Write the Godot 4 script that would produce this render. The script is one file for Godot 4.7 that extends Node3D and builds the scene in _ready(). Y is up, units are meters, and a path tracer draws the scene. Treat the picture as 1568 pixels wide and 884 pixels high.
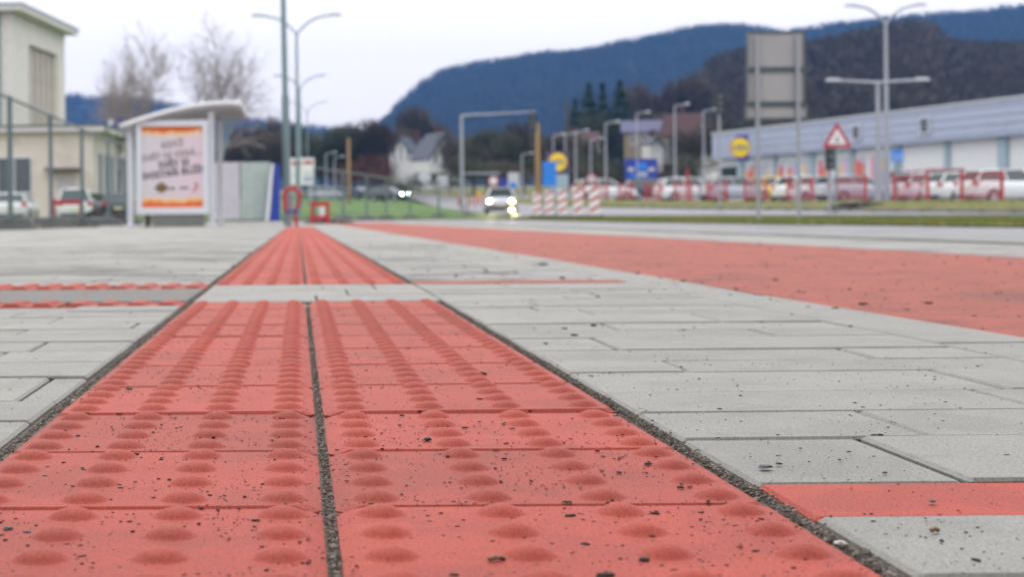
extends Node3D

# ---------------------------------------------------------------- measures
const EYE := 0.142            # height of the lens above the paving
const FOCAL := 2650.0         # focal length, in pixels of a 1568 x 884 picture
const AX := 457.0             # where the lens axis meets that picture
const AY := 331.0
const ROLL := 0.5             # degrees

var rng := RandomNumberGenerator.new()
var noise := FastNoiseLite.new()
var used := {}
var M := {}
var cache := {}

# A point of the place from its bearing, elevation and distance along the path.
func at(px: float, py: float, d: float) -> Vector3:
	var u := px - AX
	var v := AY - py
	var r := deg_to_rad(ROLL)
	return Vector3((u * cos(r) + v * sin(r)) * d / FOCAL, EYE + (v * cos(r) - u * sin(r)) * d / FOCAL, -d)

# The same, standing on the ground.
func stand(px: float, d: float) -> Vector3:
	var x := (px - AX) * d / FOCAL
	return Vector3(x, ground_height(x, d), -d)

func fence_x(d: float) -> float:
	return 24.0 - 0.089 * (d - 57.0)

func ground_height(x: float, d: float) -> float:
	var far_edge := fence_x(d) - 3.5
	var keys := [[7.0, 0.0], [10.8, 0.0], [far_edge, 0.07 + 0.009 * clampf(d - 52.0, 0, 36)], [far_edge + 3.0, 0.42 + 0.008 * clampf(d - 52.0, 0, 36)], [far_edge + 5.0, 0.22 + 0.008 * clampf(d - 52.0, 0, 36)], [far_edge + 30.0, 0.28 + 0.008 * clampf(d - 52.0, 0, 36)]]
	var h := 0.0
	if x >= 7.0:
		h = keys[5][1]
		for i in 5:
			if x < keys[i + 1][0]:
				h = lerpf(keys[i][1], keys[i + 1][1], clampf((x - keys[i][0]) / (keys[i + 1][0] - keys[i][0]), 0, 1))
				break
	var fall := -0.0013 * clampf(d - 4.0, 0.0, 34.0) * clampf(1.0 - (x - 6.0) / 5.0, 0.0, 1.0)
	var over := maxf(0.0, d - 82.0)
	var climb := 0.02 * (over - 12.0 * (1.0 - exp(-over / 12.0)))
	return h + fall + minf(climb, 9.0)

# ---------------------------------------------------------------- naming
func numbered(called: String) -> String:
	var n: int = used.get(called, -1) + 1
	used[called] = n
	return called if n == 0 else "%s_%03d" % [called, n]

func tag(o: Node, label: String, category: String, group := "", kind := "") -> void:
	o.set_meta("label", label)
	o.set_meta("category", category)
	if group: o.set_meta("group", group)
	if kind: o.set_meta("kind", kind)

func thing(called: String, label: String, category: String, where := Vector3.ZERO, turn := 0.0, group := "") -> Node3D:
	var o := Node3D.new()
	o.name = numbered(called)
	add_child(o)
	o.position = where
	o.rotation.y = turn
	tag(o, label, category, group)
	return o

func setting(called: String) -> Node3D:
	var o := Node3D.new()
	o.name = numbered(called)
	add_child(o)
	o.set_meta("kind", "structure")
	return o

func put(mesh: Mesh, called: String, m: Material, parent: Node) -> MeshInstance3D:
	var o := MeshInstance3D.new()
	o.mesh = mesh
	o.material_override = m
	o.name = numbered(called) if parent == self else called
	parent.add_child(o, true)
	return o

func done(st: SurfaceTool, called: String, m: Material, parent: Node) -> MeshInstance3D:
	st.generate_normals()
	return put(st.commit(), called, m, parent)

func nth(i: int) -> String:
	return ["first", "second", "third", "fourth", "fifth", "sixth", "seventh", "eighth", "ninth", "tenth", "eleventh", "twelfth", "thirteenth", "fourteenth", "fifteenth", "sixteenth"][i]

func copy_of(o: Node3D, where: Vector3, turn := 0.0, size := 1.0, label := "") -> Node3D:
	var c: Node3D = o.duplicate()
	c.name = numbered(String(o.name).rstrip("0123456789").rstrip("_"))
	add_child(c)
	c.position = where
	c.rotation.y = turn
	c.scale = Vector3.ONE * size
	if label: c.set_meta("label", label)
	return c

# ---------------------------------------------------------------- shapes
func begin() -> SurfaceTool:
	var st := SurfaceTool.new()
	st.begin(Mesh.PRIMITIVE_TRIANGLES)
	st.set_smooth_group(-1)
	return st

func face(st: SurfaceTool, a: Vector3, b: Vector3, c: Vector3, away: Vector3) -> void:
	if (a - c).cross(a - b).dot((a + b + c) / 3.0 - away) < 0.0:
		var t := b
		b = c
		c = t
	st.add_vertex(a)
	st.add_vertex(b)
	st.add_vertex(c)

func quad(st: SurfaceTool, a: Vector3, b: Vector3, c: Vector3, d: Vector3, away: Vector3) -> void:
	face(st, a, b, c, away)
	face(st, a, c, d, away)

func box(st: SurfaceTool, mid: Vector3, size: Vector3, turn := Basis.IDENTITY) -> void:
	var p := []
	for i in 8:
		p.append(mid + turn * (Vector3(-0.5 if i & 1 == 0 else 0.5, -0.5 if i & 2 == 0 else 0.5, -0.5 if i & 4 == 0 else 0.5) * size))
	for q in [[0, 1, 3, 2], [4, 5, 7, 6], [0, 1, 5, 4], [2, 3, 7, 6], [0, 2, 6, 4], [1, 3, 7, 5]]:
		quad(st, p[q[0]], p[q[1]], p[q[2]], p[q[3]], mid)

func tube(st: SurfaceTool, a: Vector3, b: Vector3, r0: float, r1: float, n := 8, caps := true) -> void:
	var along := (b - a).normalized()
	var side := along.cross(Vector3.UP if absf(along.y) < 0.9 else Vector3.RIGHT).normalized()
	var up := along.cross(side)
	st.set_smooth_group(1)
	for i in n:
		var t0 := TAU * i / n
		var t1 := TAU * (i + 1) / n
		var d0 := side * cos(t0) + up * sin(t0)
		var d1 := side * cos(t1) + up * sin(t1)
		var mid := (a + b) / 2.0
		quad(st, a + d0 * r0, a + d1 * r0, b + d1 * r1, b + d0 * r1, mid)
	st.set_smooth_group(-1)
	if caps:
		for i in n:
			var t0 := TAU * i / n
			var t1 := TAU * (i + 1) / n
			var d0 := side * cos(t0) + up * sin(t0)
			var d1 := side * cos(t1) + up * sin(t1)
			if r0 > 0.001: face(st, a, a + d0 * r0, a + d1 * r0, b)
			if r1 > 0.001: face(st, b, b + d0 * r1, b + d1 * r1, a)

func pipe(st: SurfaceTool, pts: Array, r: float, n := 8) -> void:
	for i in pts.size() - 1:
		tube(st, pts[i], pts[i + 1], r, r, n, i == 0 or i == pts.size() - 2)

# A rounded-edge slab: outline of a rectangle with cut corners, chamfered top.
func slab(st: SurfaceTool, w: float, l: float, thick: float, edge: float, drop: float, cut: float, left := 0.0, right := 0.0) -> void:
	var ring := func(hw: float, hl: float, c: float, y: float) -> Array:
		return [Vector3(-hw + c, y, -hl), Vector3(hw - c, y, -hl), Vector3(hw, y, -hl + c), Vector3(hw, y, hl - c),
			Vector3(hw - c, y, hl), Vector3(-hw + c, y, hl), Vector3(-hw, y, hl - c), Vector3(-hw, y, -hl + c)]
	var top: Array = ring.call(w / 2 - edge, l / 2 - edge, cut, 0.0)
	for i in 8: top[i].x += left if top[i].x < 0.0 else -right
	var mid: Array = ring.call(w / 2, l / 2, cut, -drop)
	var low: Array = ring.call(w / 2, l / 2, cut, -thick)
	var away := Vector3(0, -thick * 2.0, 0)
	for i in 8:
		var j := (i + 1) % 8
		face(st, Vector3.ZERO, top[i], top[j], away)
		quad(st, top[i], top[j], mid[j], mid[i], Vector3(0, -thick, 0))
		quad(st, mid[i], mid[j], low[j], low[i], Vector3(0, -thick / 2, 0))

func block_mesh(w: float, l: float, edge := 0.0022, drop := 0.002) -> Mesh:
	var key := "b%d_%d" % [roundi(w * 500), roundi(l * 500)]
	if not cache.has(key):
		var st := begin()
		slab(st, w, l, 0.05, edge, drop, 0.0015)
		st.generate_normals()
		cache[key] = st.commit()
	return cache[key]

func tactile_mesh(w: float, l: float, step: float, segs: int, rings: Array) -> Mesh:
	var st := begin()
	slab(st, w, l, 0.05, 0.0035, 0.0030, 0.005, 0.005 if w > 0.2 else 0.0, 0.0 if w > 0.2 else 0.005)
	st.set_smooth_group(1)
	for i in 4:
		for k in 4:
			var c := Vector3((i - 1.5) * step, 0.0, (k - 1.5) * 0.0515)
			for q in rings.size() - 1:
				for s in segs:
					var t0 := TAU * s / segs
					var t1 := TAU * (s + 1) / segs
					var d0 := Vector3(cos(t0), 0, sin(t0))
					var d1 := Vector3(cos(t1), 0, sin(t1))
					var a: Vector3 = c + d0 * rings[q][0] + Vector3.UP * rings[q][1]
					var b: Vector3 = c + d1 * rings[q][0] + Vector3.UP * rings[q][1]
					var e: Vector3 = c + d1 * rings[q + 1][0] + Vector3.UP * rings[q + 1][1]
					var g: Vector3 = c + d0 * rings[q + 1][0] + Vector3.UP * rings[q + 1][1]
					if rings[q + 1][0] > 0.0001: quad(st, a, b, e, g, c - Vector3.UP * 0.02)
					else: face(st, a, b, e, c - Vector3.UP * 0.02)
	st.generate_normals()
	return st.commit()

func sheet(st: SurfaceTool, xs: Array, ds: Array, lift := 0.0) -> void:
	st.set_smooth_group(1)
	for i in xs.size() - 1:
		for k in ds.size() - 1:
			var p := func(a: int, b: int) -> Vector3:
				return Vector3(xs[a], ground_height(xs[a], ds[b]) + lift, -ds[b])
			quad(st, p.call(i, k), p.call(i + 1, k), p.call(i + 1, k + 1), p.call(i, k + 1), p.call(i, k) - Vector3.UP * 50)

func spaced(a: float, b: float, n: int) -> Array:
	var r := []
	for i in n + 1: r.append(lerpf(a, b, float(i) / n))
	return r

func stone_mesh(seed_value: int, flat := 0.7) -> Mesh:
	var r := RandomNumberGenerator.new()
	r.seed = seed_value
	var st := begin()
	var ring := []
	var n := 6
	for k in 2:
		var row := []
		for i in n:
			var t := TAU * (i + 0.5 * k) / n
			var q := r.randf_range(0.75, 1.1)
			row.append(Vector3(cos(t) * q, (0.25 if k == 0 else 0.75) * flat + r.randf_range(-0.1, 0.1), sin(t) * q) * Vector3(1 if k == 0 else 0.8, 1, 1 if k == 0 else 0.8))
		ring.append(row)
	var mid := Vector3(0, 0.5 * flat, 0)
	for i in n:
		var j := (i + 1) % n
		face(st, ring[0][i], ring[0][j], Vector3.ZERO, mid)
		quad(st, ring[0][i], ring[0][j], ring[1][j], ring[1][i], mid)
		face(st, ring[1][i], ring[1][j], Vector3(0, flat, 0), mid)
	st.generate_normals()
	return st.commit()

func scatter(called: String, mesh: Mesh, m: Material, places: Array, parent: Node) -> MultiMeshInstance3D:
	var mm := MultiMesh.new()
	mm.transform_format = MultiMesh.TRANSFORM_3D
	mm.mesh = mesh
	mm.instance_count = places.size()
	for i in places.size(): mm.set_instance_transform(i, places[i])
	var o := MultiMeshInstance3D.new()
	o.multimesh = mm
	o.material_override = m
	o.name = numbered(called) if parent == self else called
	parent.add_child(o, true)
	return o

func spun(where: Vector3, size: Vector3) -> Transform3D:
	return Transform3D(Basis(Vector3.UP, rng.randf() * TAU).scaled_local(size), where)

# ---------------------------------------------------------------- materials
func mat(called: String, lin: Array, rough := 0.8, more := {}) -> StandardMaterial3D:
	var m := StandardMaterial3D.new()
	m.resource_name = called
	m.albedo_color = Color(lin[0], lin[1], lin[2]).linear_to_srgb()
	m.roughness = rough
	for k in more: m.set(k, more[k])
	M[called] = m
	return m

# Tones of grain between two brightness factors, with dark and pale grains.
func grain_image(n: int, spread: float, coarse: float, dark: float, pale: float, seed_value: int) -> Image:
	var r := RandomNumberGenerator.new()
	r.seed = seed_value
	var f := FastNoiseLite.new()
	f.seed = seed_value
	f.frequency = 5.0 / n
	f.fractal_octaves = 4
	var big := f.get_seamless_image(n, n)
	f.frequency = 210.0 / n
	f.fractal_octaves = 3
	var fine := f.get_seamless_image(n, n)
	var im := Image.create(n, n, false, Image.FORMAT_RGB8)
	for y in n:
		for x in n:
			var v := 0.93 + (fine.get_pixel(x, y).r - 0.5) * spread + (r.randf() - 0.5) * spread * 0.9 + (big.get_pixel(x, y).r - 0.5) * coarse
			var q := r.randf()
			if q < dark: v *= r.randf_range(0.45, 0.75)
			elif q > 1.0 - pale: v = minf(1.0, v * 1.15)
			v = clampf(v, 0, 1)
			im.set_pixel(x, y, Color(v, v, v))
	return im

func stain_image(n: int, seed_value: int, from: float, depth: float) -> Image:
	var f := FastNoiseLite.new()
	f.seed = seed_value
	f.frequency = 6.0 / n
	f.fractal_octaves = 5
	var a := f.get_seamless_image(n, n)
	f.seed = seed_value + 7
	f.frequency = 30.0 / n
	var b := f.get_seamless_image(n, n)
	var im := Image.create(n, n, false, Image.FORMAT_RGB8)
	for y in n:
		for x in n:
			var v := a.get_pixel(x, y).r * 0.7 + b.get_pixel(x, y).r * 0.3
			var t := 1.0 - depth * smoothstep(from, from + 0.22, v)
			im.set_pixel(x, y, Color(t, t * 0.995, t * 0.98))
	return im

func textured(m: StandardMaterial3D, im: Image, metres: float, relief := 0.0, stain: Image = null, stain_metres := 4.0) -> void:
	m.albedo_texture = ImageTexture.create_from_image(im)
	m.uv1_triplanar = true
	m.uv1_world_triplanar = true
	m.uv1_scale = Vector3.ONE / metres
	if relief > 0.0:
		var nm: Image = im.duplicate()
		nm.convert(Image.FORMAT_RGBA8)
		nm.bump_map_to_normal_map(relief)
		m.normal_enabled = true
		m.normal_texture = ImageTexture.create_from_image(nm)
	if stain:
		m.detail_enabled = true
		m.detail_blend_mode = BaseMaterial3D.BLEND_MODE_MUL
		m.detail_albedo = ImageTexture.create_from_image(stain)
		m.detail_uv_layer = BaseMaterial3D.DETAIL_UV_2
		m.uv2_triplanar = true
		m.uv2_world_triplanar = true
		m.uv2_scale = Vector3.ONE / stain_metres

func make_materials() -> void:
	var grain := grain_image(1024, 0.34, 0.08, 0.012, 0.02, 3)
	var sand := grain_image(512, 0.35, 0.25, 0.03, 0.03, 11)
	var spots := stain_image(512, 21, 0.54, 0.16)
	var smears := stain_image(512, 41, 0.53, 0.40)
	var dust := stain_image(512, 63, 0.47, 0.06)
	for i in 3:
		var t: float = [0.92, 1.0, 1.07][i]
		textured(mat("red_concrete_%d" % i, [0.49 * t, 0.060 * t, 0.033 * t], 0.62, {"metallic_specular": 0.4}), grain, 0.55, 1.1, dust, 0.83)
	for i in 4:
		var t: float = [0.93, 0.98, 1.02, 1.06][i]
		textured(mat("grey_concrete_%d" % i, [0.295 * t, 0.297 * t, 0.280 * t], 0.55), grain, 0.62, 0.8, dust, 1.1)
	textured(mat("grey_paving_far", [0.292, 0.294, 0.278], 0.55), grain, 0.62, 0.0, smears, 5.3)
	textured(mat("dark_slab", [0.19, 0.18, 0.17], 0.7), grain, 0.62, 1.8)
	textured(mat("red_asphalt", [0.38, 0.068, 0.040], 0.72), sand, 0.7, 0.7, spots, 3.7)
	textured(mat("joint_sand", [0.17, 0.15, 0.125], 0.95), sand, 0.12, 3.0)
	textured(mat("asphalt", [0.20, 0.20, 0.215], 0.45), sand, 1.3, 0.6, smears, 9.0)
	textured(mat("wet_asphalt", [0.12, 0.12, 0.13], 0.3), sand, 1.3, 0.0, smears, 11.0)
	textured(mat("grass", [0.17, 0.17, 0.018], 0.9), sand, 2.3, 0.0, smears, 7.0)
	textured(mat("lawn", [0.10, 0.21, 0.02], 0.9), sand, 2.3, 0.0, smears, 9.0)
	textured(mat("soil", [0.035, 0.028, 0.024], 0.95), sand, 0.6, 3.0)
	mat("blade", [0.14, 0.20, 0.02], 0.7)
	mat("blade_dry", [0.24, 0.20, 0.05], 0.8)
	mat("grit_dark", [0.04, 0.034, 0.03], 0.85)
	mat("grit_grey", [0.30, 0.27, 0.24], 0.85)
	mat("joint_grit_brown", [0.13, 0.11, 0.092], 0.9)
	mat("pebble_black", [0.012, 0.011, 0.011], 0.6)
	mat("pebble_grey", [0.12, 0.12, 0.125], 0.8)
	mat("pebble_white", [0.65, 0.63, 0.6], 0.6)
	mat("twig_brown", [0.05, 0.03, 0.018], 0.8)
	mat("twig_tan", [0.32, 0.2, 0.12], 0.8)
	mat("steel", [0.36, 0.38, 0.43], 0.45, {"metallic": 0.4})
	mat("steel_dark", [0.12, 0.15, 0.16], 0.5, {"metallic": 0.3})
	mat("steel_green", [0.19, 0.27, 0.29], 0.5, {"metallic": 0.2})
	mat("fence_green", [0.13, 0.18, 0.19], 0.5, {"metallic": 0.3})
	mat("white_paint", [0.78, 0.78, 0.8], 0.4)
	mat("pale_paint", [0.55, 0.57, 0.62], 0.5)
	mat("frame_white", [0.72, 0.74, 0.8], 0.4)
	mat("rubber", [0.05, 0.055, 0.055], 0.85)
	mat("concrete_foot", [0.16, 0.165, 0.16], 0.9)
	mat("red_plastic", [0.50, 0.018, 0.03], 0.45)
	mat("red_paint", [0.45, 0.035, 0.05], 0.5)
	mat("blue_paint", [0.02, 0.05, 0.35], 0.5)
	mat("bright_blue", [0.02, 0.22, 0.75], 0.4)
	mat("logo_yellow", [0.90, 0.68, 0.01], 0.4)
	mat("ochre", [0.27, 0.17, 0.06], 0.7)
	mat("orange", [0.85, 0.4, 0.02], 0.5)
	mat("black", [0.015, 0.015, 0.018], 0.5)
	mat("ink_grey", [0.09, 0.075, 0.085], 0.8)
	mat("ink_pale", [0.34, 0.29, 0.31], 0.8)
	mat("glass", [0.7, 0.8, 0.82], 0.05, {"transparency": BaseMaterial3D.TRANSPARENCY_ALPHA})
	M.glass.albedo_color.a = 0.22
	mat("window_glass", [0.03, 0.05, 0.06], 0.08, {"metallic_specular": 0.7})
	mat("car_glass", [0.018, 0.035, 0.035], 0.06, {"metallic_specular": 0.7})
	mat("tyre", [0.02, 0.02, 0.02], 0.8)
	mat("rim_metal", [0.4, 0.4, 0.42], 0.35, {"metallic": 0.8})
	mat("tail_red", [0.5, 0.01, 0.015], 0.25)
	mat("lamp_clear", [0.7, 0.72, 0.75], 0.15)
	mat("plate", [0.75, 0.7, 0.45], 0.5)
	mat("headlamp", [1, 1, 1], 0.3, {"emission_enabled": true, "emission": Color(1.0, 0.84, 0.48), "emission_energy_multiplier": 70.0})
	mat("headlamp_cold", [1, 1, 1], 0.3, {"emission_enabled": true, "emission": Color(0.93, 1.0, 0.98), "emission_energy_multiplier": 40.0})
	var plaster := grain_image(512, 0.05, 0.05, 0.001, 0.001, 17)
	var damp := stain_image(512, 77, 0.52, 0.05)
	for c in [["cream_plaster", [0.86, 0.80, 0.74]], ["pale_plaster", [0.82, 0.805, 0.785]], ["white_plaster", [0.82, 0.82, 0.86]], ["beige_plaster", [0.30, 0.25, 0.18]], ["grey_plaster", [0.24, 0.25, 0.25]]]:
		textured(mat(c[0], c[1], 0.9), plaster, 3.0, 0.0, damp, 9.0)
	textured(mat("store_metal", [0.48, 0.55, 0.74], 0.4), plaster, 2.0, 0.0, damp, 13.0)
	textured(mat("store_white", [0.90, 0.92, 0.93], 0.5), plaster, 2.0)
	mat("store_pier", [0.35, 0.46, 0.52], 0.5)
	for c in [["roof_red", [0.085, 0.032, 0.03]], ["roof_slate", [0.075, 0.09, 0.13]], ["roof_violet", [0.10, 0.10, 0.20]]]:
		textured(mat(c[0], c[1], 0.7), sand, 2.0)
	textured(mat("bark", [0.07, 0.055, 0.045], 0.9), sand, 0.8)
	mat("birch_twig", [0.32, 0.27, 0.26], 0.9)
	mat("twig_wood", [0.075, 0.055, 0.045], 0.9)
	mat("wood_brown", [0.062, 0.046, 0.031], 0.95)
	mat("tree_brown", [0.085, 0.062, 0.046], 0.95)
	mat("wood_russet", [0.105, 0.040, 0.022], 0.95)
	mat("wood_olive", [0.058, 0.064, 0.032], 0.95)
	mat("wood_far", [0.034, 0.030, 0.032], 0.95)
	mat("conifer", [0.014, 0.035, 0.022], 0.9)
	textured(mat("hill_floor", [0.035, 0.030, 0.028], 1.0), sand, 30.0)
	textured(mat("hoarding_violet", [0.66, 0.64, 0.72], 0.6), plaster, 1.5, 0.0, damp, 2.0)
	textured(mat("hoarding_green", [0.50, 0.60, 0.57], 0.6), plaster, 1.5, 0.0, damp, 2.0)
	textured(mat("sign_back", [0.44, 0.43, 0.45], 0.55), plaster, 7.0)
	for c in [["paint_white", [0.72, 0.75, 0.76]], ["paint_silver", [0.42, 0.43, 0.50]], ["paint_red", [0.45, 0.012, 0.02]], ["paint_wine", [0.16, 0.015, 0.025]], ["paint_yellow", [0.85, 0.62, 0.03]], ["paint_dark", [0.03, 0.035, 0.045]], ["paint_pearl", [0.66, 0.60, 0.66]], ["paint_blue", [0.05, 0.09, 0.2]]]:
		mat(c[0], c[1], 0.35, {"clearcoat_enabled": true, "clearcoat": 0.6, "clearcoat_roughness": 0.08})

# ---------------------------------------------------------------- paving
func block(x0: float, x1: float, d0: float, d1: float, m: Material, parent: Node, called := "paving_block") -> MeshInstance3D:
	var gap := 0.0028
	var o := put(block_mesh(x1 - x0 - gap, d1 - d0 - gap), called, m, parent)
	var x := (x0 + x1) / 2
	var d := (d0 + d1) / 2
	o.position = Vector3(x, ground_height(x, d) + rng.randf_range(-0.0011, 0.0011), -d)
	o.rotation = Vector3(rng.randf_range(-1, 1) * 0.003, rng.randf_range(-1, 1) * 0.002, rng.randf_range(-1, 1) * 0.003)
	return o

func grey() -> Material:
	return M["grey_concrete_%d" % rng.randi_range(0, 3)]

func red() -> Material:
	return M["red_concrete_%d" % rng.randi_range(0, 2)]

func build_paving() -> void:
	var deck := setting("pavement")
	var st := begin()
	sheet(st, [-9.0, 0.80], [-1.5, 0.0, 4.0, 9.2], -0.009)
	done(st, "joint_sand", M.joint_sand, deck)
	# the two-tile strip of tactile paving
	var domes := [[0.0126, 0.0], [0.0116, 0.0004], [0.0104, 0.00125], [0.0087, 0.0024], [0.0066, 0.0034], [0.0043, 0.0041], [0.0022, 0.00445], [0.0, 0.00455]]
	var few := [[0.0120, 0.0], [0.0094, 0.0024], [0.0062, 0.0040], [0.0, 0.0044]]
	var near_left := tactile_mesh(0.1876, 0.1995, 0.0497, 18, domes)
	var near_right := tactile_mesh(0.2110, 0.1995, 0.0567, 18, domes)
	var far_left := tactile_mesh(0.1876, 0.1995, 0.0497, 8, few)
	var far_right := tactile_mesh(0.2110, 0.1995, 0.0567, 8, few)
	for i in 128:
		var d := 0.441 + 0.202 * i + 0.101
		if i >= 12: d = 3.585 + 0.202 * (i - 12) + 0.101
		for side in 2:
			var mesh: Mesh = [[far_left, far_right], [near_left, near_right]][1 if i < 12 else 0][side]
			var o := put(mesh, "tactile_tile", red(), deck)
			var shift := 0.0 if side == 0 else -0.002
			o.position = Vector3([-0.0832, 0.1225][side], ground_height(0, d) + rng.randf_range(-0.0006, 0.0006), -d - shift)
			o.rotation = Vector3(rng.randf_range(-1, 1) * 0.004 - 0.0013, rng.randf_range(-1, 1) * 0.0025, rng.randf_range(-1, 1) * 0.003)
	# pale slabs across the strip
	var cuts := [2.872, 3.105, 3.34, 3.578]
	for k in 3:
		var xs := [-0.178, 0.03 + 0.06 * k, 0.2385]
		for i in 2: block(xs[i], xs[i + 1], cuts[k], cuts[k + 1], M.grey_concrete_3, deck)
	# grey rows on the right
	var rows := [0.38, 0.52, 0.673, 0.8075, 0.910, 1.089, 1.232, 1.368, 1.544, 1.663, 1.795, 1.970, 2.101, 2.231, 2.411, 2.53, 2.644, 2.76, 2.875, 2.99, 3.105, 3.24, 3.34, 3.46, 3.57, 3.675]
	var joints := {4: [0.35], 7: [0.56], 9: [0.557], 10: [0.332], 11: [0.545], 13: [0.545]}
	for k in rows.size() - 1:
		var is_red := k == 3 or k == 24
		var xs: Array = [0.2385]
		if is_red: xs.append_array([0.445])
		elif joints.has(k): xs.append_array(joints[k])
		else: xs.append_array([0.34 + rng.randf() * 0.22])
		xs.append(0.677)
		for i in xs.size() - 1:
			block(xs[i], xs[i + 1], rows[k], rows[k + 1], red() if is_red else grey(), deck)
	# edging slabs beside the cycle path
	for e in [[-0.4, 0.72], [0.72, 1.841], [1.841, 2.956], [2.956, 4.07], [4.07, 5.18], [5.18, 6.3], [6.3, 7.4], [7.4, 8.5], [8.5, 8.98]]:
		block(0.677, 0.80, e[0], e[1], M.grey_concrete_1, deck, "edging_slab")
	# grey rows on the left
	var left := [0.55, 0.69, 0.82, 0.95, 1.081, 1.214, 1.346, 1.542, 1.696, 1.83, 1.978, 2.1, 2.2, 2.327, 2.472, 2.62, 2.759]
	for k in left.size() - 1:
		var x := -0.1875
		var first := true
		while x > -0.95:
			var w := rng.randf_range(0.26, 0.42)
			if first: w = 0.033 if k == 6 else 0.028 if k == 12 else rng.randf_range(0.10, 0.28)
			first = false
			block(x - w, x, left[k], left[k + 1], grey(), deck)
			x -= w
	# two red ribbed rows with dark slabs between them, left of the strip
	for row in [[2.762, 2.902], [3.44, 3.65]]:
		var x := -0.1875
		while x > -1.7:
			var tile := block(x - 0.195, x, row[0], row[1], red(), deck, "ribbed_tile")
			var rib := begin()
			for i in 4:
				var cx := (i - 1.5) * 0.0485
				var l: float = row[1] - row[0] - 0.016
				var a := [Vector3(cx - 0.016, 0, -l / 2), Vector3(cx + 0.016, 0, -l / 2), Vector3(cx + 0.016, 0, l / 2), Vector3(cx - 0.016, 0, l / 2)]
				var b := [Vector3(cx - 0.010, 0.005, -l / 2 + 0.006), Vector3(cx + 0.010, 0.005, -l / 2 + 0.006), Vector3(cx + 0.010, 0.005, l / 2 - 0.006), Vector3(cx - 0.010, 0.005, l / 2 - 0.006)]
				quad(rib, b[0], b[1], b[2], b[3], Vector3(cx, -0.02, 0))
				for j in 4: quad(rib, a[j], a[(j + 1) % 4], b[(j + 1) % 4], b[j], Vector3(cx, -0.02, 0))
			done(rib, "rib", tile.material_override, tile)
			x -= 0.2
	for row in [[2.902, 3.17], [3.17, 3.44]]:
		var x := -0.1875
		while x > -1.7:
			block(x - 0.4, x, row[0], row[1], M.dark_slab, deck, "grey_slab")
			x -= 0.4
	# farther blocks, too small to pick apart
	var far := begin()
	var d := 3.652
	while d < 9.0:
		var l := rng.randf_range(0.12, 0.18)
		for span in [[-4.6, -0.1875], [0.2385, 0.677]]:
			var d0 := maxf(d, 3.676) if span[0] > 0 else d
			var x: float = span[0]
			while x < span[1] - 0.03:
				var w := minf(rng.randf_range(0.18, 0.3), span[1] - x)
				var y := ground_height(x, d) + rng.randf_range(-0.0012, 0.0006)
				box(far, Vector3(x + w / 2, y - 0.02, -(d0 + d + l) / 2), Vector3(w - 0.004, 0.04, d + l - d0 - 0.004))
				x += w
		d += l
	var fo := done(far, "farther_blocks", M.grey_paving_far, deck)
	fo.set_meta("kind", "stuff")
	var s2 := begin()
	sheet(s2, [-9.0, -4.6], [-1.5, 2.0, 4.0, 9.0], -0.001)
	sheet(s2, [-4.6, -1.0], [-1.5, 0.5], -0.012)
	sheet(s2, spaced(-30, -0.1875, 6), spaced(d, 44, 14), -0.001)
	sheet(s2, [0.2385, 0.8], spaced(d, 44, 14), -0.001)
	sheet(s2, [-0.1875, 0.2385], spaced(27.1, 44, 6), -0.001)
	done(s2, "far_paving", M.grey_paving_far, deck)
	var s3 := begin()
	sheet(s3, [2.19, 3.0], spaced(-2, 44, 20), -0.001)
	done(s3, "outer_paving", M.grey_paving_far, deck)
	var kerb := begin()
	for i in 23:
		box(kerb, Vector3(3.08, ground_height(3.08, i * 2.0) - 0.04, -i * 2.0), Vector3(0.15, 0.10, 1.99))
	done(kerb, "kerb", M.grey_concrete_0, deck)
	var path := setting("cycle_path")
	var s4 := begin()
	sheet(s4, [0.802, 1.5, 2.188], spaced(-2, 44, 24), -0.0015)
	done(s4, "red_surface", M.red_asphalt, path)

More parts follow.
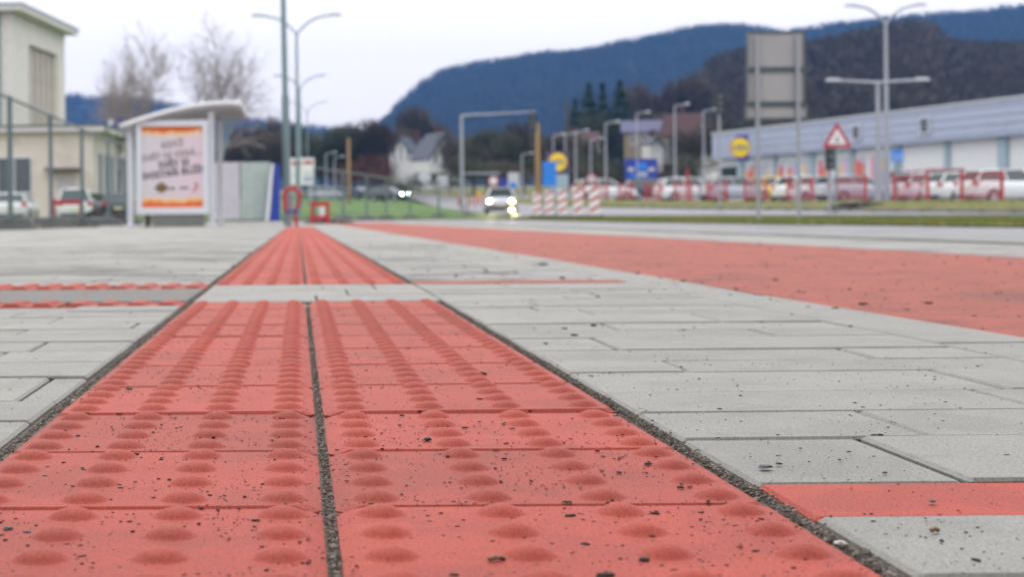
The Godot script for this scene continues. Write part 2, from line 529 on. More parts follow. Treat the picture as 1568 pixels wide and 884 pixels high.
func build_grit() -> void:
	var deck := get_node("pavement")
	var rough := stone_mesh(5, 0.8)
	var places := []
	for i in 29000:
		var d := 0.5 + 3.0 * pow(rng.randf(), 1.3)
		var x := rng.randf_range(-0.22, 0.42) * d + rng.randf_range(-0.05, 0.05)
		if d > 2.8 and x > -0.2 and x < 0.26 and rng.randf() < 0.6: continue
		var clump := noise.get_noise_2d(x * 420.0, d * 420.0)
		if clump < rng.randf_range(-0.5, 0.35): continue
		var on_red := x > -0.18 and x < 0.23
		if not on_red and rng.randf() < 0.70: continue
		var s := 0.00031 * exp(absf(rng.randfn(0, 0.55)))
		places.append(spun(Vector3(x, ground_height(x, d) + 0.0001, -d), Vector3(s * rng.randf_range(0.8, 2.2), s, s)))
	for i in 900:
		var d := rng.randf_range(1.9, 9.0)
		var x := rng.randf_range(0.25, 2.15)
		var s := 0.0009 * exp(absf(rng.randfn(0, 0.6)))
		places.append(spun(Vector3(x, ground_height(x, d) - 0.0005, -d), Vector3(s * rng.randf_range(1.0, 2.4), s, s * 1.3)))
	scatter("scattered_grit", rough, M.grit_dark, places, deck).set_meta("kind", "stuff")
	var dark := []
	var pale := []
	for j in [[0.0138, 0.0017, -0.0026], [0.2332, 0.0040, -0.0026], [-0.1825, 0.0038, -0.004]]:
		var d := 0.45
		while d < 12.0:
			for q in 9:
				var s := rng.randf_range(0.0004, 0.0012) * (1.5 if rng.randf() < 0.08 else 1.0)
				var w: float = j[1] * (1.0 + 0.5 * noise.get_noise_2d(d * 300.0, j[0] * 900.0))
				var p := Vector3(j[0] + rng.randfn(0, 0.55) * w, ground_height(0, d) + j[2] + rng.randf_range(-0.0012, 0.0012), -d)
				(dark if rng.randf() < 0.75 else pale).append(spun(p, Vector3(s * 1.2, s, s)))
			d += 0.0016 * (1.0 + d)
	scatter("joint_grit_dark", rough, M.joint_grit_brown, dark, deck).set_meta("kind", "stuff")
	scatter("joint_grit_pale", stone_mesh(9, 0.8), M.grit_grey, pale, deck).set_meta("kind", "stuff")
	var bed := begin()
	for j in [[-0.188, -0.176], [0.009, 0.018], [0.226, 0.240]]:
		sheet(bed, j, spaced(-0.5, 27, 12), -0.0035)
	done(bed, "joint_fill", M.joint_sand, deck)

func pebble(px: float, py: float, size: float, m: Material, label: String, seed_value: int, flat := 0.7) -> void:
	var v := at(px, py, 1.0)
	var t := EYE / (EYE - v.y)
	var o := put(stone_mesh(seed_value, flat), "pebble", m, self)
	o.position = Vector3(v.x * t, ground_height(v.x * t, t), -t)
	o.rotation.y = seed_value
	o.scale = Vector3(size * 1.25, size, size)
	tag(o, label, "pebble", "pebbles lying on the paving")

func twig(px: float, py: float, length: float, turn: float, m: Material, label: String, tip: Material = null) -> void:
	var v := at(px, py, 1.0)
	var t := EYE / (EYE - v.y)
	var o := thing("twig", label, "twig", Vector3(v.x * t, ground_height(v.x * t, t) + 0.0012, -t), turn, "twigs lying on the paving")
	var st := begin()
	var h := length / 2
	pipe(st, [Vector3(-h, 0.0006, 0), Vector3(-h * 0.3, 0.0012, h * 0.16), Vector3(h * 0.4, 0.0008, -h * 0.1), Vector3(h, 0.0002, h * 0.12)], 0.0011, 6)
	done(st, "stem", m, o)
	if tip:
		var b := put(stone_mesh(31, 1.0), "bud", tip, o)
		b.position = Vector3(-h, 0, 0)
		b.scale = Vector3.ONE * 0.0028

func build_pebbles() -> void:
	pebble(655, 676, 0.0030, M.pebble_black, "shiny black pebble beside a dome of the red tactile tiles", 2, 0.9)
	pebble(198, 597, 0.0028, M.pebble_grey, "round grey pebble on the red tactile tile beside the left edge joint", 3)
	pebble(1172, 718, 0.0040, M.pebble_grey, "largest grey crumb of mortar on the pale block beside the red cross row", 4, 0.55)
	pebble(1192, 712, 0.0019, M.pebble_black, "small dark crumb next to the largest grey crumb", 5)
	pebble(1287, 834, 0.0024, M.pebble_white, "white pebble lodged in the gritty joint right of the tactile strip", 6)
	pebble(113, 614, 0.0018, M.pebble_white, "white pebble lodged in the joint left of the tactile strip", 7)
	pebble(1427, 770, 0.0022, M.pebble_grey, "dark grey crumb on the red cross row of plain blocks", 8)
	pebble(1046, 431, 0.0065, M.pebble_black, "dark crumb at the near edge of the red cycle path", 9, 0.5)
	pebble(1321, 467, 0.0075, M.pebble_black, "largest dark crumb lying on the red cycle path", 10, 0.5)
	pebble(1222, 447, 0.0055, M.pebble_grey, "flat grey crumb lying on the red cycle path", 11, 0.4)
	pebble(831, 406, 0.014, M.pebble_grey, "dark stone on the grey paving beside the cycle path edging", 12, 0.5)
	pebble(470, 471, 0.0040, M.pebble_white, "white chip at the far end of the near strip's middle joint", 13)
	pebble(14, 812, 0.0026, M.pebble_grey, "grey pebble on the nearest red tile left of the middle joint", 14)
	pebble(42, 816, 0.0022, M.pebble_grey, "pitted grey crumb beside a dome of the nearest left tile", 15, 0.5)
	twig(735, 575, 0.0125, -0.55, M.twig_brown, "dark twig with a pale bud on a red tactile tile", M.pebble_white)
	twig(760, 862, 0.0085, 0.6, M.twig_tan, "pale tan splinter on the nearest right red tile")
	twig(1430, 818, 0.0055, 0.7, M.twig_tan, "reddish splinter on the grey block beside the gritty joint")

# ---------------------------------------------------------------- land
func build_land() -> void:
	var land := setting("ground")
	var st := begin()
	sheet(st, [-900.0, -420.0, -200.0, -90.0, -40.0, -12.0, 6.9, 10.0, 12.0, 14.5, 17.0, 20.0, 23.0, 26.0, 32.0, 50.0, 90.0, 200.0, 420.0, 1100.0], [-30.0, -10.0, -2.0, 10.0, 30.0, 50.0, 77.0, 90.0, 110.0, 150.0, 220.0, 320.0, 480.0, 700.0, 1000.0, 1400.0, 1750.0], -0.3)
	done(st, "earth", M.grass, land)
	var lane := setting("bus_lane")
	var s1 := begin()
	sheet(s1, [3.158, 5.0, 7.0], spaced(-2, 44, 16), -0.02)
	done(s1, "asphalt", M.asphalt, lane)
	var verge := setting("grass_verge")
	var s2 := begin()
	sheet(s2, [7.0, 8.0, 9.5, 10.8], spaced(-2, 46, 24), 0.0)
	sheet(s2, [7.5, 9.0, 10.8], spaced(46, 110, 14), 0.0)
	done(s2, "turf", M.grass, verge)
	var road := setting("road")
	var s3 := begin()
	s3.set_smooth_group(1)
	var ds := [-2.0, 8.0, 16.0, 24.0, 32.0, 40.0, 50.0, 60.0, 70.0, 80.0, 88.0, 96.0, 105.0, 120.0, 140.0, 170.0, 210.0, 260.0, 320.0, 400.0]
	for i in ds.size() - 1:
		var d0: float = ds[i]
		var d1: float = ds[i + 1]
		for q in 3:
			var xa := lerpf(10.8, maxf(fence_x(d0) - 3.5, 14.5), q / 3.0)
			var xb := lerpf(10.8, maxf(fence_x(d0) - 3.5, 14.5), (q + 1) / 3.0)
			var xc := lerpf(10.8, maxf(fence_x(d1) - 3.5, 14.5), (q + 1) / 3.0)
			var xd := lerpf(10.8, maxf(fence_x(d1) - 3.5, 14.5), q / 3.0)
			quad(s3, Vector3(xa, ground_height(xa, d0) - 0.03, -d0), Vector3(xb, ground_height(xb, d0) - 0.03, -d0), Vector3(xc, ground_height(xc, d1) - 0.03, -d1), Vector3(xd, ground_height(xd, d1) - 0.03, -d1), Vector3(0, -99, -d0))
	done(s3, "asphalt", M.wet_asphalt, road)
	var rk := begin()
	for i in 46:
		var d := i * 2.0
		for x in [10.72, fence_x(d) - 3.42]:
			box(rk, Vector3(x, ground_height(x, d) + 0.0, -d), Vector3(0.15, 0.16, 1.99))
	done(rk, "kerb", M.grey_concrete_0, road)
	var side := setting("side_road")
	var s4 := begin()
	sheet(s4, spaced(-30, 7.5, 8), spaced(44, 76, 8), -0.03)
	done(s4, "asphalt", M.asphalt, side)
	var bank := setting("grass_bank")
	var s5 := begin()
	s5.set_smooth_group(1)
	for i in 40:
		var d0 := i * 3.2
		var d1 := d0 + 3.2
		for q in 4:
			var f := [0.0, 1.5, 3.0, 3.6, 4.2]
			var p := func(k: int, d: float) -> Vector3:
				var x: float = fence_x(d) - 3.35 + f[k]
				return Vector3(x, ground_height(x, d) + 0.02, -d)
			quad(s5, p.call(q, d0), p.call(q + 1, d0), p.call(q + 1, d1), p.call(q, d1), Vector3(0, -99, -d0))
	done(s5, "turf", M.grass, bank)
	var lot := setting("car_park")
	var s6 := begin()
	s6.set_smooth_group(1)
	for i in 40:
		var d0 := i * 4.0
		var d1 := d0 + 4.0
		var p := func(k: float, d: float) -> Vector3:
			var x: float = fence_x(d) + 0.85 + k
			return Vector3(x, ground_height(x, d) + 0.015, -d)
		quad(s6, p.call(0, d0), p.call(1, d0), p.call(1, d1), p.call(0, d1), Vector3(0, -99, -d0))
		quad(s6, p.call(1, d0), p.call(25, d0), p.call(25, d1), p.call(1, d1), Vector3(0, -99, -d0))
		quad(s6, p.call(25, d0), p.call(60, d0), p.call(60, d1), p.call(25, d1), Vector3(0, -99, -d0))
	done(s6, "asphalt", M.asphalt, lot)
	var lawn := setting("lawn")
	var s7 := begin()
	sheet(s7, spaced(-11, 10.5, 6), spaced(78, 330, 26), 0.02)
	done(s7, "turf", M.lawn, lawn)
	# blades of grass where the verge and the bank are near enough to show them
	var blade := begin()
	for i in 7:
		var t := TAU * i / 7.0 + 0.3
		var o := Vector3(cos(t), 0, sin(t))
		face(blade, o * 0.2 + o.cross(Vector3.UP) * 0.07, o * 0.2 - o.cross(Vector3.UP) * 0.07, o * (0.5 + 0.1 * (i % 3)) + Vector3(0, 1.0 - 0.12 * (i % 4), 0), Vector3(0, -1, 0))
	blade.generate_normals()
	var tuft := blade.commit()
	var green := []
	var dry := []
	for i in 9000:
		var d := rng.randf_range(15, 60)
		var x := rng.randf_range(7.0, 10.7)
		if i % 2 == 1:
			d = rng.randf_range(45, 120)
			x = fence_x(d) - 3.3 + rng.randf() * 4.0
		var s := rng.randf_range(0.03, 0.085)
		(dry if noise.get_noise_2d(x * 30.0, d * 12.0) > 0.12 else green).append(spun(Vector3(x, ground_height(x, d), -d), Vector3(s, s, s)))
	for i in 5000:
		var d := rng.randf_range(78.5, 110)
		var x := rng.randf_range(-8, 9.5)
		var s := rng.randf_range(0.04, 0.09)
		green.append(spun(Vector3(x, ground_height(x, d), -d), Vector3(s, s, s)))
	var g1 := scatter("verge_grass", tuft, M.blade, green, self)
	tag(g1, "short green grass growing on the verge, bank and lawn", "grass", "", "stuff")
	var g2 := scatter("dry_grass", tuft, M.blade_dry, dry, self)
	tag(g2, "straw coloured dry grass in patches on the verge and bank", "grass", "", "stuff")

# a wood of small bare trees over a hillside
func twiggy(seed_value: int, n: int, slim := 0.42) -> Mesh:
	var r := RandomNumberGenerator.new()
	r.seed = seed_value
	var st := begin()
	tube(st, Vector3.ZERO, Vector3(0, 0.6, 0), 0.022, 0.012, 4, false)
	for i in n:
		var p := Vector3(r.randfn(0, 1), r.randfn(0, 1), r.randfn(0, 1)).normalized() * pow(r.randf(), 0.4)
		p = Vector3(p.x * slim, 0.62 + p.y * 0.40, p.z * slim)
		var out := Vector3(p.x * 1.4, absf(p.y - 0.35), p.z * 1.4).normalized()
		var side := out.cross(Vector3(r.randfn(0, 1), r.randfn(0, 1), r.randfn(0, 1))).normalized()
		var l := r.randf_range(0.07, 0.16)
		var w := r.randf_range(0.012, 0.035)
		face(st, p - out * l + side * w * 0.3, p - out * l * 0.2 - side * w, p + out * l, p - side * 9.0)
		face(st, p - out * l * 0.3 + side * w, p + side * w * 2.6 + out * l * 0.3, p + out * l * 0.7 + side * w * 1.2, p - side * 9.0)
	st.generate_normals()
	return st.commit()

func hill(called: String, outline: Array, ridge: float, foot: float, back: float, floor_mat: Material, wood_mat: Material, trees: int, tall: float, label: String) -> void:
	var height := func(x: float, d: float) -> float:
		var px := AX + x * FOCAL / d
		var top := 0.0
		if px <= outline[0][0]: top = outline[0][1]
		else:
			top = outline[-1][1]
			for i in outline.size() - 1:
				if px < outline[i + 1][0]:
					top = lerpf(outline[i][1], outline[i + 1][1], smoothstep(outline[i][0], outline[i + 1][0], px) * 0.4 + 0.6 * (px - outline[i][0]) / (outline[i + 1][0] - outline[i][0]))
					break
		var crest: float = (AY - top - (px - AX) * sin(deg_to_rad(ROLL))) * ridge / FOCAL - tall * 0.85
		var t := clampf((d - foot) / (ridge - foot), 0, 1) if d < ridge else 1.0 - 0.6 * clampf((d - ridge) / (back - ridge), 0, 1)
		var bump := noise.get_noise_2d(x * 0.35, d * 0.35) * crest * 0.05 * sin(PI * clampf((d - foot) / (back - foot), 0, 1))
		return ground_height(0, minf(foot, 400.0)) - 4.0 + maxf(0.0, crest) * (1.0 - pow(1.0 - t, 1.25)) + bump
	var x0: float = (outline[0][0] - AX) / FOCAL
	var x1: float = (outline[-1][0] - AX) / FOCAL
	var o := setting(called)
	var st := begin()
	st.set_smooth_group(1)
	var nx := 90
	var nd := 22
	for i in nx:
		for k in nd:
			var p := func(a: int, b: int) -> Vector3:
				var d := lerpf(foot, back, float(b) / nd)
				var x := lerpf(x0, x1, float(a) / nx) * d
				return Vector3(x, height.call(x, d), -d)
			quad(st, p.call(i, k), p.call(i + 1, k), p.call(i + 1, k + 1), p.call(i, k + 1), p.call(i, k) - Vector3.UP * 900)
	done(st, "slope", floor_mat, o)
	var places := []
	for i in trees:
		var d := lerpf(foot, lerpf(ridge, back, 0.25), pow(rng.randf(), 0.8))
		if i % 5 == 0: d = ridge + rng.randf_range(-25, 10)
		var x := lerpf(x0, x1, rng.randf()) * d
		var s := tall * rng.randf_range(0.65, 1.15)
		places.append(spun(Vector3(x, height.call(x, d) - tall * 0.1, -d), Vector3(s * rng.randf_range(0.8, 1.25), s, s)))
	var w := scatter("wood", twiggy(51, 46, 0.5), wood_mat, places, o)
	w.set_meta("kind", "stuff")
	w.set_meta("label", label)

func build_hills() -> void:
	hill("far_hill", [[-500, 120], [60, 146], [200, 152], [300, 163], [380, 181], [450, 190], [520, 199], [600, 204], [760, 206]], 1720, 1400, 1800, M.hill_floor, M.wood_far, 4500, 15, "pale winter wood on the farthest ridge")
	hill("wooded_hill", [[560, 212], [582, 196], [605, 178], [625, 156], [655, 130], [690, 111], [760, 94], [850, 82], [950, 70], [1010, 64], [1060, 49], [1110, 44], [1200, 48], [1300, 42], [1400, 34], [1480, 24], [1568, 17], [1800, 8], [2100, 0]], 1400, 900, 1700, M.hill_floor, M.wood_far, 12000, 14, "dark winter wood covering the blue ridge")
	hill("near_hill", [[1000, 215], [1050, 160], [1085, 110], [1110, 86], [1150, 76], [1250, 66], [1330, 48], [1380, 36], [1415, 34], [1432, 62], [1500, 70], [1568, 68], [1750, 66], [2100, 60]], 470, 265, 600, M.hill_floor, M.wood_brown, 9000, 9, "brown leafless wood on the nearer slope")

# ---------------------------------------------------------------- trees
func grow(r: RandomNumberGenerator, out: Array, from: Vector3, dir: Vector3, length: float, radius: float, level: int, most: int, droop: float) -> void:
	var p := from
	var v := dir
	var steps := 3
	for i in steps:
		var q := p + v * length / steps
		var r0 := radius * (1.0 - 0.4 * i / steps)
		var r1 := radius * (1.0 - 0.4 * (i + 1) / steps)
		out.append([p, q, r0, r1, level])
		p = q
		v = (v + Vector3(r.randfn(0, 0.14), r.randfn(0.02, 0.1) - droop * level * 0.03, r.randfn(0, 0.14))).normalized()
		if level < most and (i > 0 or level > 0):
			var n := 2 if level < 2 else 1
			for k in n:
				var side := Vector3(r.randfn(0, 1), r.randfn(0.15, 0.5), r.randfn(0, 1)).normalized()
				grow(r, out, p, (v * 0.75 + side * 0.8).normalized(), length * r.randf_range(0.55, 0.75), r1 * 0.6, level + 1, most, droop)
	if level < most:
		grow(r, out, p, v, length * 0.7, radius * 0.58, level + 1, most, droop)

func bare_tree(called: String, label: String, seed_value: int, h: float, where: Vector3, most: int, bark: Material, twig_mat: Material, group: String, least := 0.012, upright := 0.0) -> Node3D:
	var o := thing(called, label, "tree", where, 0.0, group)
	var r := RandomNumberGenerator.new()
	r.seed = seed_value
	var segs := []
	grow(r, segs, Vector3.ZERO, Vector3(0.03, 1, 0.02).normalized(), h * 0.36, h * 0.017, 0, most, 0.6 - upright)
	var a := begin()
	var b := begin()
	for s in segs:
		if s[4] <= 1: tube(a, s[0], s[1], s[2], s[3], 7, false)
		else: tube(b, s[0], s[1], maxf(s[2], least), maxf(s[3], least * 0.7), 3, false)
	done(a, "trunk", bark, o)
	done(b, "crown", twig_mat, o)
	return o

func dense_tree(called: String, label: String, h: float, where: Vector3, n: int, slim: float, m: Material, group: String, seed_value: int) -> Node3D:
	var o := thing(called, label, "tree", where, 0.0, group)
	var key := "dense%d_%d" % [seed_value, n]
	var r := RandomNumberGenerator.new()
	r.seed = seed_value
	if not cache.has(key):
		var st := begin()
		var lobes := []
		for i in 9: lobes.append(Vector3(r.randfn(0, 0.5), r.randf_range(-0.7, 0.8), r.randfn(0, 0.5)))
		for i in n:
			var c: Vector3 = lobes[i % 9] * 0.75
			var p := c + Vector3(r.randfn(0, 1), r.randfn(0, 1), r.randfn(0, 1)).normalized() * 0.5 * pow(r.randf(), 0.5)
			p = Vector3(p.x * slim, 0.58 + p.y * 0.36, p.z * slim)
			var out := Vector3(p.x * 1.5 + r.randfn(0, 0.1), absf(p.y - 0.3), p.z * 1.5 + r.randfn(0, 0.1)).normalized()
			var side := out.cross(Vector3(r.randfn(0, 1), r.randfn(0, 1), r.randfn(0, 1))).normalized()
			var l := r.randf_range(0.03, 0.075)
			var w := r.randf_range(0.004, 0.011)
			face(st, p - out * l - side * w, p - out * l + side * w, p + out * l, p - out.cross(side) * 9.0)
		st.generate_normals()
		cache[key] = st.commit()
	var tr := begin()
	tube(tr, Vector3.ZERO, Vector3(0, 0.45, 0), 0.022, 0.012, 7, false)
	for i in 7:
		var t := TAU * i / 7.0
		var y := 0.22 + 0.035 * i
		tube(tr, Vector3(0, y, 0), Vector3(cos(t * 2.3) * slim * 0.6, y + 0.28, sin(t * 2.3) * slim * 0.6), 0.009, 0.003, 5, false)
	var a := done(tr, "trunk", M.bark, o)
	var b := put(cache[key], "crown", m, o)
	a.scale = Vector3.ONE * h
	b.scale = Vector3.ONE * h
	return o

func conifer_tree(label: String, h: float, where: Vector3, wide: float, seed_value: int) -> void:
	var o := thing("spruce_tree", label, "tree", where, 0.0, "dark spruces below the ridge")
	var st := begin()
	tube(st, Vector3.ZERO, Vector3(0, h * 0.98, 0), h * 0.016, 0.02, 6, false)
	done(st, "trunk", M.bark, o)
	var r := RandomNumberGenerator.new()
	r.seed = seed_value
	var c := begin()
	var n := 1500
	for i in n:
		var t := pow(r.randf(), 0.75)
		var y := h * (1.0 - 0.88 * t)
		var reach := h * wide * 2.3 * pow(t, 0.8) * r.randf_range(0.25, 1.0) * (0.75 + 0.25 * sin(y * 5.0))
		var a := r.randf() * TAU
		var out := Vector3(cos(a), -0.28, sin(a))
		var p := Vector3(0, y, 0) + out * reach
		var side := Vector3(-sin(a), 0, cos(a)) * h * 0.02
		face(c, p - out * h * 0.03 - side, p - out * h * 0.03 + side, p + out * h * 0.035 + Vector3(0, -h * 0.012, 0), p - Vector3.UP * 9.0)
	done(c, "crown", M.conifer, o)

func build_trees() -> void:
	var b1 := bare_tree("bare_tree", "tall bare birch with pale branches between low hall and bus shelter", 5, 12.6, stand(214, 100), 5, M.birch_twig, M.birch_twig, "bare trees behind the shelter", 0.014, 0.4)
	b1.scale = Vector3(0.5, 0.95, 0.5)
	var b2 := bare_tree("bare_tree", "slender bare birch beside the low hall's far corner", 6, 11.0, stand(184, 108), 5, M.birch_twig, M.birch_twig, "bare trees behind the shelter", 0.014, 0.4)
	b2.scale = Vector3(0.42, 0.95, 0.42)
	var b3 := bare_tree("bare_tree", "wide bare tree rising above the bus shelter roof", 8, 13.4, stand(341, 110), 5, M.steel_green, M.birch_twig, "bare trees behind the shelter", 0.012, 0.2)
	b3.scale = Vector3(0.75, 1.0, 0.75)
	var low := "brown leafless trees along the lawn"
	for i in 15:
		var px: float = 372 + i * 17 + rng.randf_range(-5, 5)
		var d := 215.0 + 9.0 * (i % 4)
		var m: Material = [M.tree_brown, M.tree_brown, M.wood_olive][i % 3]
		var h := rng.randf_range(8.5, 11.5) * (1.0 if px < 560 else 1.0)
		dense_tree("leafless_tree", "%s leafless tree in the row behind the lawn, %s from the bus shelter" % ["olive" if i % 3 == 2 else "brown", nth(i)], h, stand(px, d), 2600, 0.42, m, low, 60 + i % 4).rotation.y = i
	for i in 3:
		dense_tree("russet_bush", "low russet bush before the leafless trees, %s from the white gabled house" % nth(2 - i), 5.5, stand(565 + i * 17, 190.0 + i * 4), 1800, 0.6, M.wood_russet, "russet bushes behind the lawn", 71 + i)
	for i in 16:
		var px: float = 700 + i * 26 + rng.randf_range(-8, 8)
		var d := (182.0 if px < 890 else 240.0) + 16.0 * (i % 3)
		dense_tree("wooded_garden_tree", "%s tree among the roofs below the ridge, %s from the signal mast" % ["dark brown" if i % 2 == 0 else "olive", nth(i)], rng.randf_range(6.5, 9.0) * (1.0 if px < 890 else 1.35), stand(px, d), 2400, 0.45, M.tree_brown if i % 2 == 0 else M.wood_olive, "garden trees below the ridge", 80 + i % 4).rotation.y = i * 2.0
	for i in 4:
		dense_tree("hedge_bush", "dark hedge bush below the white gabled house, %s from the signal mast" % nth(3 - i), 2.6, stand(618 + i * 24, 172.0 + 3 * (i % 2)), 1600, 0.85, M.wood_olive, "hedge below the white gabled house", 80 + i).rotation.y = i
	for i in 9:
		dense_tree("garden_shrub", "low dark shrub in front of the far houses, %s from the signal mast" % nth(i), rng.randf_range(3.0, 5.0), stand(725 + i * 40 + rng.randf_range(-9, 9), 165.0 + 6 * (i % 3)), 1800, 0.7, M.wood_olive if i % 2 == 0 else M.tree_brown, "shrubs before the far houses", 80 + i % 4).rotation.y = i * 3.0
	dense_tree("round_tree", "broad round crowned leafless tree above the red roofed house", 20.0, stand(1022, 300), 4200, 0.42, M.tree_brown, "", 97)
	dense_tree("leafless_garden_tree", "brown leafless tree before the steep red roof", 8.2, stand(1064, 188), 2200, 0.5, M.tree_brown, "", 82)
	dense_tree("round_tree", "leafless purple brown tree behind the white gabled house", 15.0, stand(652, 300), 2800, 0.42, M.tree_brown, "", 98)
	conifer_tree("tall dark spruce with the widest skirt behind the violet roof", 15.5, stand(950, 245), 0.22, 3)
	conifer_tree("dark spruce with forked neighbours left of the widest spruce", 15.0, stand(903, 245), 0.2, 4)
	conifer_tree("slimmer paler spruce standing between two dark spruces", 15.5, stand(924, 255), 0.14, 5)
	conifer_tree("short dark spruce at the edge of the spruce group", 13.0, stand(882, 250), 0.2, 6)
	for i in 12:
		dense_tree("hedge_tree", "dark bush at the foot of the wooded slope, %s from the store sign" % nth(i), rng.randf_range(7, 11), stand(1065 + i * 52, 215.0 + 10 * (i % 3)), 2400, 0.6, M.wood_olive if i % 3 == 1 else M.tree_brown, "bushes at the foot of the slope", 80 + i % 4).rotation.y = i

# ---------------------------------------------------------------- buildings
func window(parent: Node, mid: Vector3, w: float, h: float, facing: Vector3, panes := 2, frame: Material = null, glass: Material = null) -> void:
	var b := Basis(Vector3.UP, atan2(facing.x, facing.z))
	var o := begin()
	box(o, mid + facing * 0.005, Vector3(w - 0.06, h - 0.06, 0.03), b)
	var pane := done(o, "window", glass if glass else M.window_glass, parent)
	var f := begin()
	var t := 0.07
	box(f, mid + facing * 0.04 + Vector3.UP * (h / 2), Vector3(w + t, t, 0.10), b)
	box(f, mid + facing * 0.06 - Vector3.UP * (h / 2), Vector3(w + 0.2, t, 0.16), b)
	for i in panes + 1:
		var x := -w / 2 + w * i / panes
		box(f, mid + facing * 0.037 + b * Vector3(x, 0, 0), Vector3(t, h - t, 0.09), b)
	done(f, "frame", frame if frame else M.frame_white, pane)

func build_left_buildings() -> void:
	# tower-like hall
	var t := thing("tall_building", "tall cream hall with flat projecting roof and slim recessed windows", "building", Vector3(-19.7, 0.3, -120))
	var turn := atan2(1.55, 15.5)
	t.rotation.y = -turn
	var w := begin()
	var hgt := 14.2
	box(w, Vector3(-9.0, hgt / 2, -0.4), Vector3(18.0, hgt, 0.8))
	box(w, Vector3(-9.0, hgt / 2, -15.4), Vector3(18.0, hgt, 0.4))
	box(w, Vector3(-0.4, hgt / 2, -2.7), Vector3(0.8, hgt, 3.75))
	box(w, Vector3(-0.4, hgt / 2, -14.2), Vector3(0.8, hgt, 2.0))
	box(w, Vector3(-0.4, hgt - 0.9, -8.9), Vector3(0.8, 1.8, 8.6))
	box(w, Vector3(-0.4, 2.0, -8.9), Vector3(0.8, 4.0, 8.6))
	done(w, "wall", M.pale_plaster, t)
	for i in 5:
		var g := begin()
		box(g, Vector3(-0.75, 8.2, -5.6 - i * 1.66), Vector3(0.06, 8.4, 1.1))
		done(g, "window", M.window_glass, t)
	for i in 6:
		var f := begin()
		box(f, Vector3(-0.45, 8.2, -4.75 - i * 1.66), Vector3(0.40, 8.36, 0.42))
		done(f, "fin", M.cream_plaster, t)
	var rf := begin()
	box(rf, Vector3(-8.6, hgt + 0.2, -7.8), Vector3(19.0, 0.38, 17.4))
	var roof := done(rf, "roof", M.pale_plaster, t)
	var rl := begin()
	box(rl, Vector3(-8.6, hgt + 0.45, -7.8), Vector3(19.15, 0.12, 17.55))
	done(rl, "roof_edge", M.steel_green, roof)
	var dp := begin()
	tube(dp, Vector3(-0.9, 4, 0.12), Vector3(-0.9, hgt, 0.12), 0.09, 0.09, 8)
	done(dp, "drainpipe", M.steel_green, t)
	# low wing
	var l := thing("low_building", "low cream hall with white cornice, wide windows and a blue door", "building", Vector3(-11.8, 0.0, -100))
	l.rotation.y = -atan2(0.75, 12.0)
	var h := 5.15
	var lw := begin()
	box(lw, Vector3(-16, h / 2, -0.25), Vector3(32, h, 0.5))
	box(lw, Vector3(-0.25, h / 2, -6.2), Vector3(0.5, h, 11.4))
	box(lw, Vector3(-16, h / 2, -12.1), Vector3(32, h, 0.4))
	done(lw, "wall", M.cream_plaster, l)
	var lr := begin()
	box(lr, Vector3(-15.8, h + 0.14, -6.1), Vector3(33.0, 0.30, 13.2))
	var lroof := done(lr, "roof", M.white_plaster, l)
	var le := begin()
	box(le, Vector3(-15.8, h + 0.34, -6.1), Vector3(33.15, 0.09, 13.35))
	done(le, "roof_edge", M.steel_dark, lroof)
	for i in 5:
		window(l, Vector3(-4.35 - i * 6.2 - (0.0 if i == 0 else -1.0), 2.65, 0.0), 2.1, 2.0, Vector3(0, 0, 1), 2) if i > 0 else window(l, Vector3(-4.6, 2.65, 0.0), 2.0, 2.05, Vector3(0, 0, 1), 2)
	var dr := begin()
	box(dr, Vector3(-1.55, 1.25, 0.02), Vector3(1.05, 2.5, 0.08))
	done(dr, "door", M.hoarding_violet, l)
	var aw := begin()
	box(aw, Vector3(-1.7, 2.95, 0.45), Vector3(2.0, 0.13, 0.95))
	done(aw, "awning", M.roof_red, l)
	for i in 5: window(l, Vector3(0.0, 2.6, -2.0 - i * 2.1), 1.2, 2.7, Vector3(1, 0, 0), 1)
	var bs := thing("roof_banner", "small blue and white banner on the low hall's roof edge", "banner", at(178, 197, 103.5))
	var b1 := begin()
	box(b1, Vector3(0.15, 0.36, 0), Vector3(0.55, 0.7, 0.06), Basis(Vector3(0, 0, 1), -0.35))
	done(b1, "blue_panel", M.blue_paint, bs)
	var b2 := begin()
	box(b2, Vector3(-0.32, 0.26, 0), Vector3(0.3, 0.6, 0.05), Basis(Vector3(0, 0, 1), -0.35))
	done(b2, "white_panel", M.white_paint, bs)

# Added building-shaped block out of view; it shades the sides of things facing it.
func build_sky_blocker() -> void:
	var o := thing("street_building", "added unseen dark block behind the camera that keeps sky light off faces turned to it", "building", Vector3(-1.0, 0.0, 5.5))
	var w := begin()
	box(w, Vector3(0, 7.0, 4.0), Vector3(34.0, 14.2, 8.0))
	done(w, "wall", M.roof_red, o)
	var rf := begin()
	box(rf, Vector3(0, 14.25, 4.0), Vector3(34.6, 0.3, 8.6))
	done(rf, "roof", M.roof_slate, o)
	for k in 4:
		for i in 9: window(o, Vector3((i - 4) * 3.6, 1.9 + k * 3.1, 0.0), 1.4, 1.7, Vector3(0, 0, -1), 2)

